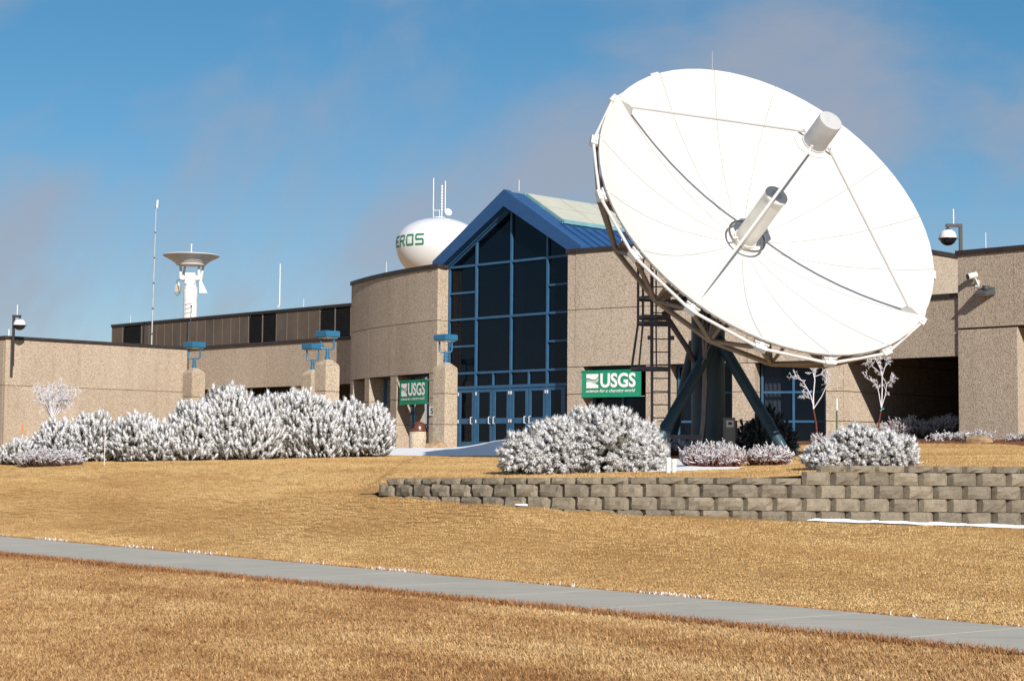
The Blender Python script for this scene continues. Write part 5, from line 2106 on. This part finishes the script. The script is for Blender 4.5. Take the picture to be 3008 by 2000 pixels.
small_tree(10.90, 52.0, [(lc([(0, 0, -.1), (.04, 0, .4), (.10, 0, .72)]), .028, .022),
                         (lc([(.10, 0, .72), (.12, 0, 1.2), (.12, 0, 1.6), (.02, 0, 1.95), (.0, 0, 2.15)]), .022, .012),
                         (lc([(.09, 0, .74), (.04, .03, 1.1), (-.02, 0, 1.35), (-.28, 0, 1.5)]), .016, .010),
                         (lc([(.10, 0, .74), (.20, 0, 1.05), (.24, 0, 1.35), (.40, 0, 1.5)]), .015, .010),
                         (lc([(.12, 0, 1.6), (-.12, 0, 1.8), (-.28, 0, 2.0)]), .013, .010),
                         (lc([(.12, 0, 1.55), (.20, 0, 1.8), (.26, 0, 1.95)]), .013, .010),
                         (lc([(.04, 0, 1.9), (.12, 0, 2.15)]), .012, .009),
                         (lc([(.08, 0, 1.75), (-.1, 0, 2.1)]), .012, .009)],
           'bare frosted sapling with blue tie against the dark drive-through', 72, 'red_bark', 'sapling', 11, .13, base=b2 + .22)
tie = MB().tube([(10.96, 51.95, b2 + .95), (11.08, 51.95, b2 + 1.02)], .018, 6).obj('tree_tie', 'tie', None, True)
tag(tie, 'pale blue strap around the trunk of the right bare sapling', 'tree tie')
st = []
rng = np.random.default_rng(5)
for i in range(26):
    a = rng.uniform(-1.1, 1.1)
    b = rng.uniform(-.5, .5)
    L = rng.uniform(.55, 1.05)
    p0_ = np.array([-.02, 0, .55])
    p1_ = p0_ + np.array([math.sin(a) * .45, b * .4, .45 + .15 * math.cos(a)]) * L
    p2_ = p1_ + np.array([math.sin(a) * .55, b * .4, .55 * math.cos(a * .8)]) * L
    st.append(([tuple(p0_), tuple(p1_), tuple(p2_)], .016, .009))
small_tree(-14.55, 55.5, [([(.02, 0, -.1), (.0, 0, .25), (-.04, 0, .6)], .045, .032)] + st, 'small round white-frosted tree against the left wing', 73, 'bark', 'frosted_tree', 7, .16, base=2.22)

# ------------------------------------------------------------------ snow
def snow_sheet(xs_, ys_, mask, hf, label=None, kind='structure', name='snow'):
    X, Y = np.meshgrid(xs_, ys_)
    m_ = mask(X, Y)
    Z = zg(X, Y) + hf(X, Y) * np.clip(m_, 0, 1) - .06 * (m_ <= 0) + .004
    V_ = np.stack([X.ravel(), Y.ravel(), Z.ravel()], 1)
    ii = np.arange(X.size).reshape(X.shape)
    F_ = np.stack([ii[:-1, :-1], ii[:-1, 1:], ii[1:, 1:], ii[1:, :-1]], -1).reshape(-1, 4)
    mk = (m_ > -.02).ravel()
    F_ = F_[mk[F_].any(1)]
    o = link(name, np_mesh(name, V_, F_, 'snow', smooth=True))
    tag(o, kind=kind)
    return o


def rough(X, Y, s=1.0):
    return .5 * np.sin(X * 2.1 * s + 1.3 * np.sin(Y * 1.7 * s)) + .3 * np.sin(X * 5.3 * s + Y * 3.9 * s) + .2 * np.sin(X * 11 * s - Y * 9 * s)


def entr_mask(X, Y):
    # wedge that narrows to the left along the walk in front of the entrance
    near = 47.6 + np.clip(-(X + .4) * 1.55, 0, 12) + .35 * rough(X, Y)
    far = 61.3 - (X + 3) * .75
    a = np.minimum(Y - near, far - Y)
    b = np.minimum(X + 4.9, 5.2 - X)
    return np.minimum(a * .8, b * 1.5)


snow_sheet(np.arange(-6, 6, .16), np.arange(45, 63, .18), entr_mask,
           lambda X, Y: .05 + .16 * np.exp(-((X + .2) / 1.1) ** 2 - ((Y - 57.5) / 2.2) ** 2) + .22 * np.exp(-((X - .9) / 1.6) ** 2 - ((Y - 58.2) / 1.8) ** 2) + .015 * rough(X, Y))
snow_sheet(np.arange(2.4, 4.6, .1), np.arange(32.6, 41, .14), lambda X, Y: np.minimum(np.minimum(X - 2.5, 4.4 - X), np.minimum(Y - 32.8, 40.6 - Y)) + .15 * rough(X, Y, 2), lambda X, Y: .035 + .01 * rough(X, Y))


def wall_snow(x0, x1, w0, w1, h):
    xs_ = np.arange(x0, x1, .05)
    vs, fs = [], []
    n = 7
    for i, x in enumerate(xs_):
        yb = float(wall_y(np.array([x]))[0])
        k = (x - x0) / (x1 - x0)
        w = w0 + (w1 - w0) * k + .04 * math.sin(x * 5.1) + .03 * math.sin(x * 13)
        w = max(.05, w) * min(1, (x - x0) * 3, (x1 - x) * 3 + .05)
        for j in range(n):
            t = j / (n - 1)
            y = yb + .03 - w * t
            z = float(f_low(np.array([x]), np.array([y]))[0]) + h * (1 - t ** 2.2) * (1 + .25 * math.sin(x * 7.7)) - .012 * t + .01
            vs.append((x, y, z))
    for i in range(len(xs_) - 1):
        for j in range(n - 1):
            a = i * n + j
            fs.append((a, a + n, a + n + 1, a + 1))
    mb = MB()
    mb.add(vs, [f[::-1] for f in fs])
    o = mb.obj('snow', 'snow', None, True, 80)
    tag(o, kind='structure')


wall_snow(4.4, 12.0, .07, .19, .024)
wall_snow(-.1, .35, .05, .05, .014)

# planting bed of bark mulch along the right wing
def bed(xs_, ys_, mask, name='planting_bed'):
    X, Y = np.meshgrid(xs_, ys_)
    m_ = mask(X, Y)
    Z = zg(X, Y) + .03 + .03 * rough(X * 2, Y * 2) - .2 * (m_ < 0)
    V_ = np.stack([X.ravel(), Y.ravel(), Z.ravel()], 1)
    ii = np.arange(X.size).reshape(X.shape)
    F_ = np.stack([ii[:-1, :-1], ii[:-1, 1:], ii[1:, 1:], ii[1:, :-1]], -1).reshape(-1, 4)
    mk = (m_ > -.05).ravel()
    F_ = F_[mk[F_].any(1)]
    o = link(name, np_mesh(name, V_, F_, 'mulch', smooth=True))
    tag(o, kind='structure')


bed(np.arange(6.0, 17, .2), np.arange(46, 58, .2), lambda X, Y: Y - (51.0 - .12 * (X - 8) + .35 * np.sin(X * .9) - np.clip(X - 11.5, 0, 9) * .55))

# ------------------------------------------------------------------ grass
def tuft(name, seed, n, spread, hmin, hmax, w, mat='blade'):
    rng = np.random.default_rng(seed)
    VV, FF, HH = [], [], []
    off = 0
    for i in range(n):
        a = rng.uniform(0, 2 * math.pi)
        r_ = spread * math.sqrt(rng.uniform(0, 1))
        p = np.array([r_ * math.cos(a), r_ * math.sin(a), -.008])
        h = rng.uniform(hmin, hmax)
        la = rng.uniform(0, 2 * math.pi)
        lean = rng.uniform(.2, 1.6)
        d = np.array([math.cos(la) * lean, math.sin(la) * lean, 1.0])
        d /= np.linalg.norm(d)
        sd = np.array([-math.sin(la), math.cos(la), 0]) * w * rng.uniform(.6, 1.2)
        m1 = p + d * h * .55
        d2 = d + np.array([math.cos(la), math.sin(la), -.5]) * rng.uniform(.1, .7)
        d2 /= np.linalg.norm(d2)
        tp = m1 + d2 * h * .5
        VV.extend([p - sd, p + sd, m1 - sd * .8, m1 + sd * .8, tp])
        FF.extend([(off, off + 1, off + 3), (off, off + 3, off + 2), (off + 2, off + 3, off + 4)])
        HH.extend([rng.uniform(0, 1)] * 5)
        off += 5
    return np_mesh(name, np.array(VV), np.array(FF), mat, {'hue': np.array(HH)})


def scatter(emitter, tufts, density, smin, smax, seed):
    ng = bpy.data.node_groups.new('grass_scatter', 'GeometryNodeTree')
    ng.interface.new_socket('Geometry', in_out='INPUT', socket_type='NodeSocketGeometry')
    ng.interface.new_socket('Geometry', in_out='OUTPUT', socket_type='NodeSocketGeometry')
    L = ng.links.new
    gi = ng.nodes.new('NodeGroupInput')
    go = ng.nodes.new('NodeGroupOutput')
    ds_ = ng.nodes.new('GeometryNodeDistributePointsOnFaces')
    ds_.inputs['Density'].default_value = density
    ds_.inputs['Seed'].default_value = seed
    L(gi.outputs[0], ds_.inputs['Mesh'])
    ti = ng.nodes.new('GeometryNodeObjectInfo')
    ti.inputs['Object'].default_value = tufts
    ip = ng.nodes.new('GeometryNodeInstanceOnPoints')
    L(ds_.outputs['Points'], ip.inputs['Points'])
    L(ti.outputs['Geometry'], ip.inputs['Instance'])
    rv = ng.nodes.new('FunctionNodeRandomValue')
    rv.data_type = 'FLOAT_VECTOR'
    rv.inputs['Min'].default_value = (-.1, -.1, 0)
    rv.inputs['Max'].default_value = (.1, .1, 6.283)
    L(rv.outputs['Value'], ip.inputs['Rotation'])
    rs_ = ng.nodes.new('FunctionNodeRandomValue')
    rs_.data_type = 'FLOAT'
    rs_.inputs[2].default_value = smin
    rs_.inputs[3].default_value = smax
    L(rs_.outputs[1], ip.inputs['Scale'])
    L(ip.outputs[0], go.inputs[0])
    md = emitter.modifiers.new('grass', 'NODES')
    md.node_group = ng


def in_view(x, y, m=5.0):
    return (np.abs(x) < .305 * y + m) & (y > 10.5)


def emit(name, s_rng, t_rng, st, cond, label):
    """patch of lawn in walk coordinates as carrier of the blades"""
    ss, tt = np.arange(*s_rng, st), np.arange(*t_rng, st)
    if len(tt) < 2:
        tt = np.array([t_rng[0], t_rng[1]])
    tt = np.append(tt, t_rng[1]) if tt[-1] < t_rng[1] - 1e-6 else tt
    S_, T_ = np.meshgrid(ss, tt)
    X = S0.x + SD.x * S_ + SP.x * T_
    Y = S0.y + SD.y * S_ + SP.y * T_
    Z = zg(X, Y)
    ii = np.arange(X.size).reshape(X.shape)
    F_ = np.stack([ii[:-1, :-1], ii[:-1, 1:], ii[1:, 1:], ii[1:, :-1]], -1).reshape(-1, 4)
    c = cond(X, Y).ravel()
    F_ = F_[c[F_].all(1)]
    o = link(name, np_mesh(name, np.stack([X.ravel(), Y.ravel(), Z.ravel()], 1), F_, 'blade'))
    tag(o, label, 'grass', kind='stuff')
    return o


t_near = link('grass_tuft', tuft('grass_tuft', 1, 58, .11, .022, .060, .0032), None, (0.3, 13.0, .02))
tag(t_near, 'tuft of straw coloured grass in the near lawn', 'grass', kind='stuff')
t_far = link('grass_tuft', tuft('grass_tuft', 2, 60, .15, .016, .036, .0040, 'blade_far_lit'), None, (0.3, 24.5, .3))
t_far.location.z = zgf(.3, 24.5)
tag(t_far, 'tuft of straw coloured grass beyond the sidewalk', 'grass', kind='stuff')
front = lambda X, Y: in_view(X, Y) & ~((X > -2.55) & (Y > wall_y(X) - .06))
g1 = emit('grass', (-30, 8), (-14, -SW + .0), .4, lambda X, Y: in_view(X, Y), 'dry straw coloured lawn grass on the near side of the sidewalk')
scatter(g1, t_near, 150, .75, 1.25, 3)
g2 = emit('grass', (-46, 8), (.0, 6.0), .25, front, 'dry golden lawn grass between sidewalk and retaining wall')
scatter(g2, t_far, 85, .75, 1.2, 4)
g3 = emit('grass', (-46, 20), (6.0, 34.0), .25, lambda X, Y: front(X, Y) & (Y < 56), 'dry golden lawn grass rising to the pine row')
scatter(g3, t_far, 48, .8, 1.25, 5)
# terrace grass
Xa, Va = np.meshgrid(np.arange(-2.5, 14, .25), np.concatenate([[.30], np.arange(.5, 24, .4)]))
Ya = wall_y(Xa) + Va
Za = zg(Xa, Ya)
ii = np.arange(Xa.size).reshape(Xa.shape)
Fa = np.stack([ii[:-1, :-1], ii[:-1, 1:], ii[1:, 1:], ii[1:, :-1]], -1).reshape(-1, 4)
sn = (entr_mask(Xa, Ya) < -.1) & in_view(Xa, Ya) & ~((Xa > 6) & (Ya > 50.6 - np.clip(Xa - 11.5, 0, 9) * .55)) & ~((Xa > 2.5) & (Xa < 4.4) & (Ya > 32.8) & (Ya < 40.6))
Fa = Fa[sn.ravel()[Fa].all(1)]
g4 = link('grass', np_mesh('grass', np.stack([Xa.ravel(), Ya.ravel(), Za.ravel()], 1), Fa, 'blade'))
tag(g4, 'dry golden grass on the terrace behind the retaining wall', 'grass', kind='stuff')
scatter(g4, t_far, 55, .75, 1.15, 6)


# darker, longer grass fringe along the near edge of the walk
def fringe(t0, t1, n, hmin, hmax, w, mat, name, label, seed, clump=None, cat='grass'):
    rng = np.random.default_rng(seed)
    VV, FF, AA = [], [], []
    off = 0
    for i in range(n):
        s_ = rng.uniform(-26, 4)
        if clump is not None and clump(s_) < rng.uniform(0, 1):
            continue
        t = rng.uniform(t0, t1)
        x, y = walk_pt(s_, t)
        z = float(np.interp(0, [0], [0]))
        p = np.array([x, y, 0.0])
        h = rng.uniform(hmin, hmax)
        la = rng.uniform(0, 2 * math.pi)
        lean = rng.uniform(.1, 1.0)
        d = np.array([math.cos(la) * lean, math.sin(la) * lean, 1.0])
        d /= np.linalg.norm(d)
        sd = np.array([-math.sin(la), math.cos(la), 0]) * w
        m1 = p + d * h * .55
        tp = m1 + (d + np.array([math.cos(la), math.sin(la), -.5]) * .4) * h * .5
        VV.extend([p - sd, p + sd, m1 - sd, m1 + sd, tp])
        FF.extend([(off, off + 1, off + 3), (off, off + 3, off + 2), (off + 2, off + 3, off + 4)])
        AA.extend([rng.uniform(.0, .35)] * 5)
        off += 5
    V_ = np.array(VV)
    V_[:, 2] += f_low(V_[:, 0], V_[:, 1])
    o = link(name, np_mesh(name, V_, np.array(FF), mat, {'hue': np.array(AA)}))
    tag(o, label, cat, kind='stuff')


m_, t_, b_ = mat_new('fringe_grass')
t_.links.new(ramp(t_, noise(t_, coord(t_), 6, 3), [(.3, (.22, .085, .028)), (.6, (.36, .165, .055)), (.8, (.46, .26, .095))]), b_.inputs['Base Color'])
b_.inputs['Roughness'].default_value = .7
M['fringe'] = m_
fringe(-SW - .28, -SW + .035, 20000, .04, .10, .0035, 'fringe', 'grass_fringe', 'reddish brown longer grass along the near edge of the sidewalk', 81)
fringe(-.03, .14, 9000, .03, .07, .005, 'fringe', 'grass_fringe', 'reddish brown grass along the far edge of the sidewalk', 82)
M['frost_white'] = simple('frost_white', (.78, .78, .80), .8, 0, .06)
fringe(.03, .26, 9000, .03, .085, .006, 'frost_white', 'frost_tufts', 'white frosted grass tips along the far edge of the sidewalk', 83, lambda q: max(0, math.sin(q * 1.9 + 1) * math.sin(q * .63 + .5)) ** 1.5 * 1.0, 'frost')
